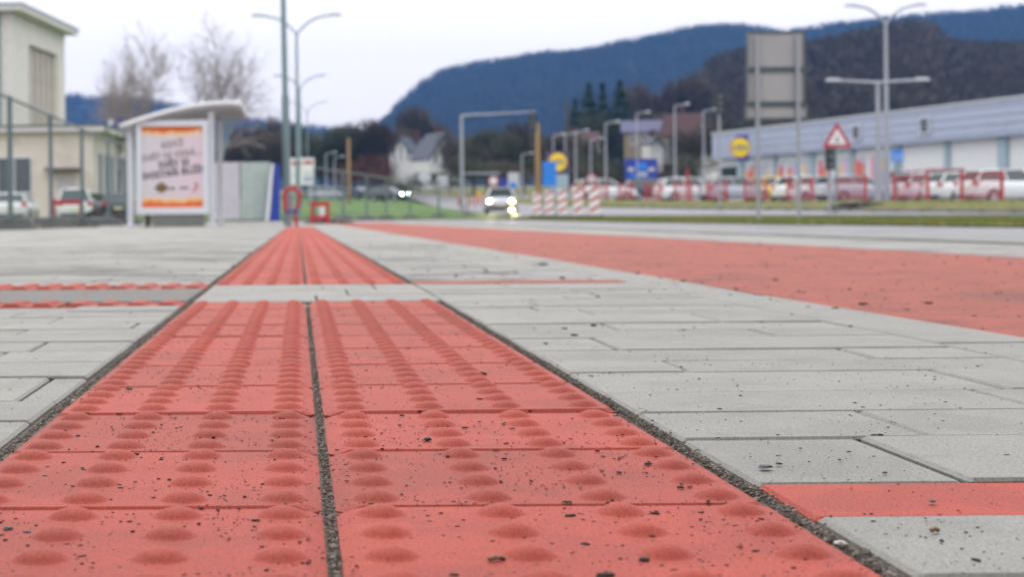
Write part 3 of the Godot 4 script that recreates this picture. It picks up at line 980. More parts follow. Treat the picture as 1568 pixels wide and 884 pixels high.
func house(label: String, where: Vector3, w: float, l: float, eaves: float, ridge: float, turn: float, wall: Material, roof: Material, rows: int) -> void:
	var o := thing("house", label, "house", where, turn)
	var st := begin()
	var z := l / 2
	var x := w / 2
	var gable := [Vector3(-x, -2, z), Vector3(x, -2, z), Vector3(x, eaves, z), Vector3(0, ridge, z), Vector3(-x, eaves, z)]
	for q in [1.0, -1.0]:
		var g := []
		for p in gable: g.append(Vector3(p.x, p.y, p.z * q))
		quad(st, g[0], g[1], g[2], g[4], Vector3.ZERO)
		face(st, g[4], g[2], g[3], Vector3.ZERO)
		quad(st, Vector3(x * q, -2, -z), Vector3(x * q, -2, z), Vector3(x * q, eaves, z), Vector3(x * q, eaves, -z), Vector3.ZERO)
	done(st, "wall", wall, o)
	var rf := begin()
	var slope := Vector2(x, ridge - eaves).length()
	for q in [1.0, -1.0]:
		var a: float = atan2(ridge - eaves, x) * q
		box(rf, Vector3(x * 0.53 * q, (eaves + ridge) / 2 + 0.06 - 0.03 * (ridge - eaves), 0), Vector3(slope * 1.09, 0.18, l + 0.9), Basis(Vector3(0, 0, 1), -a))
	var ro := done(rf, "roof", roof, o)
	var ch := begin()
	box(ch, Vector3(x * 0.3, ridge + 0.2, -l * 0.15), Vector3(0.6, 1.5, 0.6))
	done(ch, "chimney", M.roof_red, ro)
	for k in rows:
		for i in 3:
			window(o, Vector3((i - 1) * w * 0.28, 1.4 + k * 2.7, z), w * 0.11, 1.3, Vector3(0, 0, 1), 1)
			for q in [1.0, -1.0]: window(o, Vector3(x * q, 1.4 + k * 2.7, (i - 1) * l * 0.28), l * 0.1, 1.3, Vector3(q, 0, 0), 1) if 1.4 + k * 2.7 < eaves - 0.6 else null
	window(o, Vector3(0, eaves + (ridge - eaves) * 0.3, z), w * 0.1, 1.1, Vector3(0, 0, 1), 1)

func raised(px: float, py: float, d: float) -> Vector3:
	return at(px, py, d)

func build_houses() -> void:
	house("white gabled house with slate roof and small gable windows", at(668, 262, 185), 3.6, 4.6, 1.3, 3.9, 0.3, M.white_plaster, M.roof_slate, 1)
	house("narrow white house with slate roof behind the gabled house", at(628, 256, 195), 2.9, 4.5, 1.3, 3.2, -0.5, M.white_plaster, M.roof_slate, 1)
	house("beige house with a low violet roof between lamp posts", at(985, 232, 210), 6.0, 4.5, 2.2, 3.6, 1.4, M.beige_plaster, M.roof_violet, 1)
	house("house with a steep red roof below the round tree", at(1048, 226, 205), 3.6, 4, 1.4, 3.9, 0.9, M.grey_plaster, M.roof_red, 1)
	house("small white house half hidden behind the beige house", at(998, 243, 195), 1.5, 3, 1.5, 2.3, 0.1, M.white_plaster, M.roof_slate, 1)
	house("brown roofed house behind the traffic signal arm", at(885, 242, 225), 4, 5, 1.6, 3.2, 1.2, M.beige_plaster, M.roof_red, 1)
	house("grey house with a pink roof under the blue ridge", at(750, 240, 230), 3.0, 4, 1.3, 2.6, 1.3, M.grey_plaster, M.roof_red, 1)
	house("pale house beside the store's entrance corner", at(1076, 250, 190), 2.6, 4, 1.9, 2.9, 0.3, M.white_plaster, M.roof_slate, 1)

func build_store() -> void:
	var a := Vector3(48.0, 0.8, -65.0)
	var b := Vector3(35.0, 0.8, -143.0)
	var along := (b - a).normalized()
	var o := thing("store_building", "long white store with a grey blue metal fascia and tall window bays", "building", b)
	o.rotation.y = atan2(-along.x, -along.z)
	# locally: z runs towards the camera end, x = -? outwards to the road is -x
	var len := a.distance_to(b)
	var w := begin()
	box(w, Vector3(9.0, 1.9, len / 2), Vector3(18.0, 4.2, len))
	done(w, "wall", M.store_white, o)
	var f := begin()
	box(f, Vector3(8.7, 4.75, len / 2), Vector3(18.8, 2.1, len + 0.6))
	var fascia := done(f, "fascia", M.store_metal, o)
	for i in 4:
		var rb := begin()
		box(rb, Vector3(-0.73, 3.95 + i * 0.52, len / 2), Vector3(0.05, 0.03, len + 0.5))
		done(rb, "seam", M.store_metal, fascia)
	var tr := begin()
	box(tr, Vector3(8.7, 5.86, len / 2), Vector3(19.0, 0.12, len + 0.8))
	done(tr, "roof_edge", M.pale_paint, o)
	var up := begin()
	box(up, Vector3(10, 6.3, 17.5), Vector3(4, 1.0, 3))
	done(up, "roof_box", M.pale_paint, o)
	# piers and windows
	for i in 12:
		var z := 4.0 + i * 6.2
		var p := begin()
		box(p, Vector3(-0.1, 1.85, z), Vector3(0.24, 3.7, 0.9 if i % 2 == 0 else 0.5))
		done(p, "pier", M.store_pier, o)
	for z in [24.5, 33.5]:
		window(o, Vector3(-0.74, 4.75, z), 1.1, 0.95, Vector3(-1, 0, 0), 1)
	var en := begin()
	box(en, Vector3(-0.06, 1.6, 1.6), Vector3(0.14, 2.9, 2.8))
	done(en, "entrance_door", M.car_glass, o)
	var ink := [[0.75, 0.45, 0.25], [0.75, 0.12, 0.16], [0.6, 0.25, 0.12], [0.75, 0.35, 0.45], [0.3, 0.5, 0.75], [0.78, 0.55, 0.2], [0.7, 0.5, 0.7]]
	for i in 9:
		var z := 5.6 + i * 2.55
		var q := begin()
		box(q, Vector3(-0.035, 2.0, z), Vector3(0.07, 2.3, 1.9))
		var po := done(q, "poster_window", M.pale_paint, o)
		for k in 3:
			var c: Array = ink[(i * 3 + k) % 7]
			var pm: Material = M["poster_%d" % ((i * 3 + k) % 7)] if M.has("poster_%d" % ((i * 3 + k) % 7)) else mat("poster_%d" % ((i * 3 + k) % 7), c, 0.6)
			var s := begin()
			box(s, Vector3(-0.085, 1.9 + 0.16 * ((i + k) % 3) - 0.1, z - 0.6 + 0.6 * k), Vector3(0.02, 1.75 - 0.3 * (k % 2), 0.56))
			done(s, "poster_print", pm, po)
	# round yellow logo on a blue square, standing out from the fascia
	var sg := thing("store_sign", "blue square shop sign with a yellow disc on the store's fascia", "sign", at(1134, 226, 133.5))
	var s1 := begin()
	box(s1, Vector3(0.15, 0, -0.2), Vector3(0.95, 1.95, 0.25))
	done(s1, "board", M.blue_paint, sg)
	logo(sg, 0.80, Vector3(-0.05, 0, -0.06))

func logo(parent: Node, r: float, mid: Vector3) -> void:
	var a := begin()
	tube(a, mid, mid + Vector3(0, 0, 0.02), r, r, 28)
	done(a, "red_ring", M.red_paint, parent)
	var b := begin()
	tube(b, mid + Vector3(0, 0, 0.021), mid + Vector3(0, 0, 0.045), r * 0.92, r * 0.92, 28)
	var disc := done(b, "yellow_disc", M.logo_yellow, parent)
	lettering("LIDL", r * 0.55, mid + Vector3(0, 0, 0.055), M.blue_paint, disc)

func lettering(words: String, tall: float, mid: Vector3, m: Material, parent: Node, tilt := 0.0) -> void:
	var f := SystemFont.new()
	f.font_names = PackedStringArray(["Droid Sans"])
	f.font_weight = 700
	var tm := TextMesh.new()
	tm.text = words
	tm.font = f
	tm.font_size = 64
	tm.pixel_size = tall / 46.0
	tm.depth = 0.006
	tm.curve_step = 2.0
	var o := put(tm, "lettering", m, parent)
	o.position = mid
	o.rotation.z = tilt

# ---------------------------------------------------------------- street furniture
func lamp(label: String, where: Vector3, h: float, reach: float, arms: Array, group: String, m: Material, thick := 0.09, curved := true, called := "street_lamp") -> Node3D:
	var o := thing(called, label, "street lamp", where, 0.0, group)
	var p := begin()
	var neck := h - (0.9 if curved else 0.1)
	tube(p, Vector3(0, -0.15, 0), Vector3(0, h * 0.28, 0), thick, thick, 10)
	tube(p, Vector3(0, h * 0.28, 0), Vector3(0, neck, 0), thick * 0.78, thick * 0.5, 10)
	done(p, "pole", m, o)
	for s in arms:
		var a := begin()
		var tip: Vector3
		if curved:
			var pts := []
			for i in 7:
				var t := i / 6.0
				pts.append(Vector3(s * reach * (t * t * 0.35 + t * 0.5), neck + 0.9 * sin(t * PI / 2.0), 0))
			tip = pts[-1]
			pipe(a, pts, thick * 0.42, 6)
		else:
			tip = Vector3(s * reach * 0.85, h, 0)
			pipe(a, [Vector3(0, h - 0.1, 0), tip], thick * 0.45, 6)
		var arm := done(a, "arm", m, o)
		var hd := begin()
		box(hd, tip + Vector3(s * reach * 0.10, 0.02, 0), Vector3(reach * 0.30, 0.10, 0.26))
		box(hd, tip + Vector3(s * reach * 0.10, 0.09, 0), Vector3(reach * 0.22, 0.05, 0.18))
		done(hd, "lamp_head", M.pale_paint, arm)
	return o

func build_lamps() -> void:
	var two := "double armed street lamps along the road"
	lamp("double armed street lamp rising behind the tall pole beside the shelter", stand(457, 83), 9.8, 1.95, [-1, 1], two, M.steel_green, 0.12)
	lamp("second double armed street lamp, beyond the red and white board", stand(461, 122), 9.5, 1.7, [-1, 1], two, M.steel_green, 0.12)
	lamp("third double armed street lamp, farthest along the lawn", stand(472, 152), 9.0, 1.6, [-1, 1], two, M.steel_green, 0.1)
	lamp("double armed street lamp rising above the car park railing", stand(1358, 82), 9.4, 1.75, [-1, 1], two, M.steel, 0.15)
	lamp("stout car park lamp with two straight arms", stand(1345, 78), 5.6, 2.1, [-1, 1], "", M.steel, 0.17, false, "car_park_lamp")
	# pole beside the shelter
	var pole := lamp("tall thick grey green pole beside the end of the tactile strip", stand(441, 36), 9.6, 1.6, [1], "", M.steel_green, 0.085, true, "lamp_pole")
	pole.rotation.z = 0.012
	var posts := [[1034, 160, 118, "in front of the steep red roof"], [928, 187, 120, "below the slimmer paler spruce"], [976, 172, 128, "above the blue billboard"], [905, 212, 138, "behind the pale faced round sign"], [882, 200, 128, "left of the pale faced round sign"], [866, 204, 140, "right behind the shop pylon"], [848, 206, 142, "rising just above the shop pylon"], [1078, 168, 122, "between steep red roof and tall traffic signal"], [500, 234, 165, "right of the information board"], [513, 240, 172, "left of the ochre pole by the lawn"], [800, 235, 150, "left of the ochre pole beside the blue panel"]]
	for p in posts:
		var w := stand(p[0], p[2])
		var top := at(p[0], p[1], p[2])
		lamp("slim one armed lamp post %s" % p[3], w, top.y - w.y, 0.9, [1], "slim lamp posts below the ridge", M.steel, 0.10, false, "lamp_post")
	for p in [[535, 213, 155, "ochre"], [824, 190, 112, "ochre"], [869, 152, 180, "wood_brown"]]:
		var w := stand(p[0], p[2])
		var top := at(p[0], p[1], p[2])
		var st := begin()
		tube(st, Vector3(0, -0.2, 0), Vector3(0, top.y - w.y, 0), 0.19, 0.13, 10)
		tube(st, Vector3(0, top.y - w.y, 0), Vector3(0, top.y - w.y + 0.08, 0), 0.13, 0.04, 10)
		var o := done(st, "wooden_pole", M[p[3]], self)
		o.position = w
		tag(o, "ochre wooden pole among the brown trees behind the lawn" if p[0] < 600 else "ochre wooden pole beside the blue sign panel" if p[0] < 850 else "tall weathered wooden pole left of the spruces", "pole", "wooden poles")

func mesh_fence(label: String, a: Vector3, b: Vector3, h: float, group: String, weight := 1.0, foot_mat: Material = null) -> void:
	var o := thing("mesh_fence_panel", label, "fence", (a + b) / 2, 0.0, group)
	var va := a - o.position
	var vb := b - o.position
	var up := Vector3(0, h, 0)
	for e in [va, vb]:
		var p := begin()
		tube(p, e + Vector3(0, 0.03, 0), e + up, 0.028 * weight, 0.028 * weight, 8)
		done(p, "post", M.fence_green, o)
		var f := begin()
		var dir := (vb - va).normalized()
		var q := Basis(Vector3.UP, atan2(-dir.z, dir.x))
		box(f, e + Vector3(0, 0.06, 0), Vector3(0.26, 0.13, 0.72), q)
		box(f, e + Vector3(0, 0.145, 0), Vector3(0.18, 0.05, 0.55), q)
		done(f, "foot", foot_mat if foot_mat else M.concrete_foot, o)
	for y in [0.18, h - 0.03]:
		var r := begin()
		tube(r, va + Vector3(0, y, 0), vb + Vector3(0, y, 0), 0.02 * weight, 0.02 * weight, 6)
		done(r, "rail", M.fence_green, o)
	var w := begin()
	var n := int(va.distance_to(vb) / 0.2)
	for i in range(1, n):
		var p := va.lerp(vb, float(i) / n)
		tube(w, p + Vector3(0, 0.18, 0), p + Vector3(0, h - 0.03, 0), 0.0015, 0.0015, 3, false)
	for i in 7:
		var y := 0.18 + (h - 0.2) * (i + 0.5) / 7.0
		tube(w, va + Vector3(0, y, 0), vb + Vector3(0, y, 0), 0.002, 0.002, 3, false)
	done(w, "wire_mesh", M.steel_dark, o).set_meta("kind", "stuff")

func build_fences() -> void:
	var spots := [[-4.36, 21.8], [-4.40, 26.5], [-4.42, 31.0], [-4.46, 35.8], [-4.42, 40.4], [-4.40, 44.6]]
	for i in 5:
		var a := Vector3(spots[i][0], ground_height(-4, spots[i][1]), -spots[i][1] - 0.05)
		var b := Vector3(spots[i + 1][0], ground_height(-4, spots[i + 1][1]), -spots[i + 1][1] + 0.05)
		mesh_fence("green steel mesh site fence panel, %s from the bus shelter" % nth(4 - i), a, b, 2.05, "site fence panels left of the shelter", 1.15)
	var far := [[482, 62.0], [526, 68.0], [562, 74.0], [592, 80.0], [628, 86.0], [672, 91.0], [718, 95.0]]
	for i in 6:
		mesh_fence("mesh fence panel along the lawn, %s from the information board" % nth(i), stand(far[i][0] + 0.5, far[i][1]), stand(far[i + 1][0] - 0.5, far[i + 1][1]), 1.95, "mesh fence panels along the lawn", 1.2)
	# red railings in front of the car park
	var d := 47.6
	var count := 12
	while d < 118.0:
		var l := 2.9
		var a := Vector3(fence_x(d), ground_height(fence_x(d), d), -d)
		var b := Vector3(fence_x(d + l), ground_height(fence_x(d + l), d + l), -d - l)
		var o := thing("railing", "red railing section with thin bars, %s from the far end by the delineators" % nth(count), "railing", (a + b) / 2, 0.0, "red railings along the car park")
		for e in [a, b]:
			var p := begin()
			box(p, e - o.position + Vector3(0, 0.52, 0), Vector3(0.09, 1.12, 0.09))
			done(p, "post", M.red_paint, o)
		for y in [0.2, 0.96]:
			var r := begin()
			var v := b - a
			box(r, Vector3(0, y, 0), Vector3(0.05, 0.06, v.length() - 0.115), Basis(Vector3.UP, atan2(v.x, v.z)))
			done(r, "rail", M.red_paint, o)
		for i in 19:
			var p := a.lerp(b, (i + 1) / 20.0) - o.position
			var s := begin()
			tube(s, p + Vector3(0, 0.23, 0), p + Vector3(0, 0.93, 0), 0.009, 0.009, 5, false)
			done(s, "bar", M.red_paint, o)
		d += 5.55
		count -= 1

func build_shelter() -> void:
	var y0 := ground_height(-2.4, 33.0)
	var o := thing("bus_shelter", "bus shelter with curved white roof, white posts and glass walls", "bus shelter", Vector3(-2.4, y0, -33.0))
	# local x from -0.85 (back) to 0.75 (front), z from 0 (near end) to -3.7
	for p in [[-0.80, -0.05], [-0.80, -3.65], [0.757, -0.05], [0.757, -3.65]]:
		var st := begin()
		var top := 1.98 if p[0] < 0 else 2.22
		box(st, Vector3(p[0], top / 2, p[1]), Vector3(0.10, top, 0.10))
		box(st, Vector3(p[0], 0.02, p[1]), Vector3(0.2, 0.04, 0.2))
		done(st, "post", M.frame_white, o)
	var roof := begin()
	roof.set_smooth_group(1)
	var pts := []
	for i in 13:
		var t := i / 12.0
		pts.append(Vector2(lerpf(-0.97, 1.34, t), 1.95 + 0.43 * sin(t * PI * 0.56)))
	for i in 12:
		for q in [0.0, -0.09]:
			quad(roof, Vector3(pts[i].x, pts[i].y + q, 0.25), Vector3(pts[i + 1].x, pts[i + 1].y + q, 0.25), Vector3(pts[i + 1].x, pts[i + 1].y + q, -4.0), Vector3(pts[i].x, pts[i].y + q, -4.0), Vector3(0, 1.0 if q == 0.0 else 9.0, -2))
		for z in [0.25, -4.0]:
			quad(roof, Vector3(pts[i].x, pts[i].y, z), Vector3(pts[i + 1].x, pts[i + 1].y, z), Vector3(pts[i + 1].x, pts[i + 1].y - 0.09, z), Vector3(pts[i].x, pts[i].y - 0.09, z), Vector3(0, 2, -2))
	for e in [pts[0], pts[12]]:
		quad(roof, Vector3(e.x, e.y, 0.25), Vector3(e.x, e.y, -4.0), Vector3(e.x, e.y - 0.09, -4.0), Vector3(e.x, e.y - 0.09, 0.25), Vector3(0.2, 2, -2))
	var ro := done(roof, "roof", M.white_paint, o)
	for k in 4:
		var rib := begin()
		var rp := []
		for q in pts: rp.append(Vector3(q.x, q.y - 0.12, -0.05 - k * 1.2))
		pipe(rib, rp, 0.03, 6)
		done(rib, "roof_rib", M.pale_paint, ro)
	for k in 3:
		var g := begin()
		box(g, Vector3(-0.80, 1.1, -0.66 - k * 1.2), Vector3(0.012, 1.6, 1.1))
		done(g, "glass_pane", M.glass, o)
		var fr := begin()
		box(fr, Vector3(-0.80, 0.27, -0.66 - k * 1.2), Vector3(0.05, 0.05, 1.09))
		box(fr, Vector3(-0.80, 1.92, -0.66 - k * 1.2), Vector3(0.05, 0.05, 1.09))
		done(fr, "glass_frame", M.pale_paint, o)
	var g2 := begin()
	box(g2, Vector3(0.0, 1.05, -3.65), Vector3(1.35, 1.6, 0.012))
	done(g2, "glass_pane", M.glass, o)
	var bench := begin()
	box(bench, Vector3(-0.52, 0.46, -2.0), Vector3(0.36, 0.05, 2.4))
	for z in [-1.0, -3.0]: box(bench, Vector3(-0.52, 0.22, z), Vector3(0.06, 0.43, 0.06))
	done(bench, "bench", M.ochre, o)
	# lit poster case closing the near end
	var c := thing("poster_case", "white framed poster case with an orange and white advertisement", "advertisement", Vector3(-2.4, y0, -32.9))
	var fr := begin()
	box(fr, Vector3(0.02, 1.96, 0), Vector3(1.36, 0.11, 0.14))
	box(fr, Vector3(0.02, 0.30, 0), Vector3(1.36, 0.13, 0.14))
	for x in [-0.61, 0.65]: box(fr, Vector3(x, 1.135, 0), Vector3(0.10, 1.54, 0.14))
	done(fr, "frame", M.frame_white, c)
	var leg := begin()
	box(leg, Vector3(-0.47, 0.115, -0.02), Vector3(0.08, 0.23, 0.09))
	done(leg, "leg", M.rubber, c)
	var pn := begin()
	box(pn, Vector3(0.13, 0.115, 0.0), Vector3(1.0, 0.23, 0.08))
	done(pn, "base_panel", M.grey_plaster, c)
	var im := Image.create(128, 192, false, Image.FORMAT_RGB8)
	for y in 192:
		for x in 128:
			var t := y / 191.0
			var wave := noise.get_noise_2d(x * 0.9 + 90, 40.0) * 0.06 + noise.get_noise_2d(x * 2.4, y * 1.5) * 0.03
			var top := smoothstep(0.135 + wave, 0.02 + wave, t)
			var low := smoothstep(0.84 + wave, 0.99 + wave * 0.5, t)
			var c0 := Color(0.845, 0.825, 0.85).lerp(Color(0.89, 0.80, 0.84), x / 128.0)
			var mid := Color(0.96, 0.80, 0.58)
			var hot := Color(0.89, 0.40, 0.13)
			var a := maxf(top, low)
			im.set_pixel(x, y, c0.lerp(mid, minf(1.0, a * 2.2)).lerp(hot, clampf(a * 1.9 - 0.75, 0, 1)))
	var pm := mat("poster_print", [1, 1, 1], 0.5)
	pm.albedo_texture = ImageTexture.create_from_image(im)
	var qm := QuadMesh.new()
	qm.size = Vector2(1.16, 1.55)
	var po := put(qm, "poster", pm, c)
	po.position = Vector3(0.02, 1.135, 0.03)
	lettering("KDYŽ", 0.125, Vector3(0.0, 0.43, 0.006), M.ink_pale, po, 0.12)
	lettering("SVĚT SE VZDÁ...", 0.115, Vector3(0.0, 0.23, 0.006), M.ink_pale, po, 0.12)
	lettering("SVĚT SI", 0.125, Vector3(0.03, 0.06, 0.006), M.ink_grey, po, 0.12)
	lettering("DOSTAŇ BLÍŽE", 0.125, Vector3(0.03, -0.11, 0.006), M.ink_grey, po, 0.12)
	var l1 := begin()
	tube(l1, Vector3(-0.21, -0.39, 0.003), Vector3(-0.21, -0.39, 0.007), 0.10, 0.10, 16)
	done(l1, "logo_blot", M.ochre, po)
	var l2 := begin()
	for i in 4: box(l2, Vector3(-0.30 + i * 0.10, -0.40 - 0.01 * (i % 2), 0.010), Vector3(0.06, 0.05, 0.004))
	box(l2, Vector3(0.22, -0.40, 0.006), Vector3(0.16, 0.03, 0.004))
	done(l2, "logo_strokes", M.ink_grey, po)
	var l3 := begin()
	pipe(l3, [Vector3(0.38, -0.46, 0.006), Vector3(0.45, -0.41, 0.006), Vector3(0.47, -0.34, 0.006), Vector3(0.42, -0.31, 0.006)], 0.013, 5)
	done(l3, "logo_swirl", M.red_plastic, po)

func build_site() -> void:
	# hoarding panels behind the shelter
	var base := ground_height(-2, 52.0)
	var hp := [["hoarding_violet", -2.62, -1.74, 1.72, 0.0, "pale violet hoarding panel behind the bus shelter"], ["hoarding_green", -1.72, -0.84, 1.72, 0.0, "pale green hoarding panel beside the violet one"]]
	for h in hp:
		var o := thing("hoarding_panel", h[5], "hoarding", Vector3((h[1] + h[2]) / 2, base, -52.0), 0.0, "hoarding panels")
		var w: float = h[2] - h[1]
		var s := begin()
		box(s, Vector3(0, 0.1 + h[3] / 2, 0), Vector3(w - 0.02, h[3], 0.04))
		done(s, "board", M[h[0]], o)
		var f := begin()
		for x in [-w / 2 + 0.03, w / 2 - 0.03]: box(f, Vector3(x, h[3] / 2 + 0.06, -0.045), Vector3(0.05, h[3] + 0.12, 0.05))
		done(f, "frame", M.steel, o)
	var bl := thing("blue_board", "dark blue board with a white slanting edge at the hoarding's end", "board", Vector3(-0.80, base, -51.6))
	var q := begin()
	quad(q, Vector3(-0.05, 0.06, 0), Vector3(0.26, 0.06, 0), Vector3(0.26, 1.74, 0), Vector3(0.11, 1.76, 0), Vector3(0, 0.5, -3))
	quad(q, Vector3(-0.05, 0.06, -0.5), Vector3(0.26, 0.06, -0.5), Vector3(0.26, 1.74, -0.5), Vector3(0.11, 1.76, -0.5), Vector3(0, 0.5, 3))
	quad(q, Vector3(0.26, 0.06, 0), Vector3(0.26, 1.74, 0), Vector3(0.26, 1.74, -0.5), Vector3(0.26, 0.06, -0.5), Vector3(-3, 0.5, 0))
	done(q, "blue_face", M.blue_paint, bl)
	var q2 := begin()
	box(q2, Vector3(-0.04, 0.9, 0.0), Vector3(0.09, 1.72, 0.06), Basis(Vector3(0, 0, 1), -0.1))
	done(q2, "white_edge", M.white_paint, bl)
	# looped red conduit
	var w := at(452, 348, 28.5)
	w.y = ground_height(w.x, 28.5)
	var c := thing("conduit_loop", "red ribbed conduit bent into a loop and tied with blue tape", "pipe", w)
	var pts := []
	for i in 25:
		var t := i / 24.0
		var a := lerpf(-0.45, PI + 0.55, t)
		pts.append(Vector3(-0.045 + 0.125 * cos(a), 0.50 + 0.135 * sin(a) * (1.0 if sin(a) > 0 else 1.5), 0.02 * t))
	var all := [Vector3(0.03, 0.0, 0), Vector3(0.02, 0.10, 0), Vector3(0.0, 0.2, 0), Vector3(0.03, 0.3, 0)]
	all.append_array(pts)
	all.append_array([Vector3(-0.17, 0.33, 0.03), Vector3(-0.15, 0.26, 0.03)])
	var st := begin()
	pipe(st, all, 0.030, 10)
	var po := done(st, "pipe", M.red_plastic, c)
	var rb := begin()
	for i in all.size() - 1:
		for k in 2:
			var m: Vector3 = all[i].lerp(all[i + 1], 0.25 + 0.5 * k)
			var dir: Vector3 = (all[i + 1] - all[i]).normalized() * 0.006
			tube(rb, m - dir, m + dir, 0.035, 0.035, 10, false)
	done(rb, "ribs", M.red_plastic, po)
	var tp := begin()
	box(tp, Vector3(-0.075, 0.255, 0.02), Vector3(0.17, 0.035, 0.03))
	box(tp, Vector3(0.012, 0.25, 0.02), Vector3(0.05, 0.07, 0.09))
	done(tp, "tape", M.blue_paint, c)
	var gp := begin()
	box(gp, Vector3(-0.09, 0.26, -0.12), Vector3(0.09, 0.52, 0.03))
	var g := done(gp, "marker_post", M.steel, self)
	g.position = w
	tag(g, "flat grey marker post behind the red conduit loop", "post")
	# small red barrier
	var bp := stand(491, 40)
	var b := thing("red_barrier", "small red plastic barrier on two feet with a white middle", "barrier", bp)
	for x in [-0.19, 0.17]:
		var s := begin()
		box(s, Vector3(x, 0.26, 0), Vector3(0.07, 0.52, 0.06))
		box(s, Vector3(x, 0.03, 0), Vector3(0.10, 0.06, 0.36))
		done(s, "post", M.red_plastic, b)
	for y in [0.46, 0.14]:
		var s := begin()
		box(s, Vector3(-0.01, y, 0.0), Vector3(0.288, 0.09, 0.05))
		done(s, "rail", M.red_plastic, b)
	var mp := begin()
	box(mp, Vector3(0.04, 0.30, 0), Vector3(0.11, 0.22, 0.03))
	done(mp, "middle_plate", M.white_paint, b)
	# left barrier beside the fence
	var lb := stand(104, 37)
	var l := thing("site_barrier", "red site barrier on two posts behind the mesh fence", "barrier", lb)
	for x in [-0.29, 0.29]:
		var s := begin()
		box(s, Vector3(x, 0.30, 0), Vector3(0.06, 0.6, 0.06))
		done(s, "post", M.red_plastic, l)
	var rl := begin()
	box(rl, Vector3(0, 0.52, 0.05), Vector3(0.66, 0.09, 0.03))
	done(rl, "rail", M.red_plastic, l)
	# heaps of soil
	heap("long low heap of dark soil beside the red barrier", stand(505, 42), Vector3(0.62, 0.10, 0.35), 4)
	heap("dark heap of rubble beside the bus shelter's rear post", stand(160, 42), Vector3(0.62, 0.46, 0.5), 5)
	heap("flat heap of dark rubble under the mesh fence", stand(100, 33), Vector3(0.6, 0.07, 0.3), 6)
	heap("low heap of dark soil at the site fence's near foot", stand(35, 31), Vector3(0.7, 0.06, 0.3), 7)
	heap("dark soil patch on the grass bank below the double lamp", Vector3(fence_x(64) - 2.6, ground_height(fence_x(64) - 2.6, 64), -64), Vector3(1.3, 0.2, 0.6), 8)

func heap(label: String, where: Vector3, size: Vector3, seed_value: int) -> void:
	var o := thing("soil_heap", label, "soil heap", where, 0.0, "heaps of soil and rubble")
	var st := begin()
	var n := 22
	var r := RandomNumberGenerator.new()
	r.seed = seed_value
	var hs := []
	for k in 6:
		var row := []
		for i in n: row.append(r.randf_range(0.75, 1.2))
		hs.append(row)
	var p := func(k: int, i: int) -> Vector3:
		var t := k / 5.0
		var a := TAU * (i % n) / n
		return Vector3(cos(a) * t * size.x * hs[k][i % n], size.y * (1.0 - t * t) * (hs[0][0] if k == 0 else hs[k][i % n]) - 0.01, sin(a) * t * size.z * hs[k][i % n])
	for k in 5:
		for i in n:
			quad(st, p.call(k, i), p.call(k, i + 1), p.call(k + 1, i + 1), p.call(k + 1, i), Vector3(0, -1, 0))
	done(st, "mound", M.soil, o)
	var places := []
	for i in 26:
		var a := r.randf() * TAU
		var t := sqrt(r.randf()) * 0.9
		var s := r.randf_range(0.02, 0.06)
		places.append(spun(Vector3(cos(a) * t * size.x, size.y * (1.0 - t * t) * 0.9, sin(a) * t * size.z), Vector3(s * 1.3, s, s)))
	scatter("rubble", stone_mesh(seed_value + 40, 0.9), M.grit_grey, places, o).set_meta("kind", "stuff")

func board(called: String, label: String, where: Vector3, w: float, h: float, low: float, m: Material, category: String, group := "", legs := 2, post_mat: Material = null) -> Node3D:
	var o := thing(called, label, category, where, 0.0, group)
	var s := begin()
	box(s, Vector3(0, low + h / 2, 0), Vector3(w, h, 0.05))
	done(s, "panel", m, o)
	for i in legs:
		var x := 0.0 if legs == 1 else (i - 0.5) * w * 0.72
		var p := begin()
		tube(p, Vector3(x, -0.1, -0.07), Vector3(x, low + h * 0.95, -0.07), 0.045, 0.045, 8)
		done(p, "post", post_mat if post_mat else M.steel, o)
	return o

func round_sign(label: String, where: Vector3, r: float, high: float, rim: Material, middle: Material) -> void:
	var o := thing("round_sign", label, "road sign", where, 0.0, "round road signs")
	var p := begin()
	tube(p, Vector3(0, -0.1, -0.05), Vector3(0, high + r, -0.05), 0.035, 0.035, 8)
	done(p, "post", M.steel, o)
	var a := begin()
	tube(a, Vector3(0, high, -0.012), Vector3(0, high, 0.012), r, r, 24)
	done(a, "plate", rim, o)
	var b := begin()
	tube(b, Vector3(0, high, 0.013), Vector3(0, high, 0.018), r * 0.74, r * 0.74, 24)
	done(b, "face", middle, o)

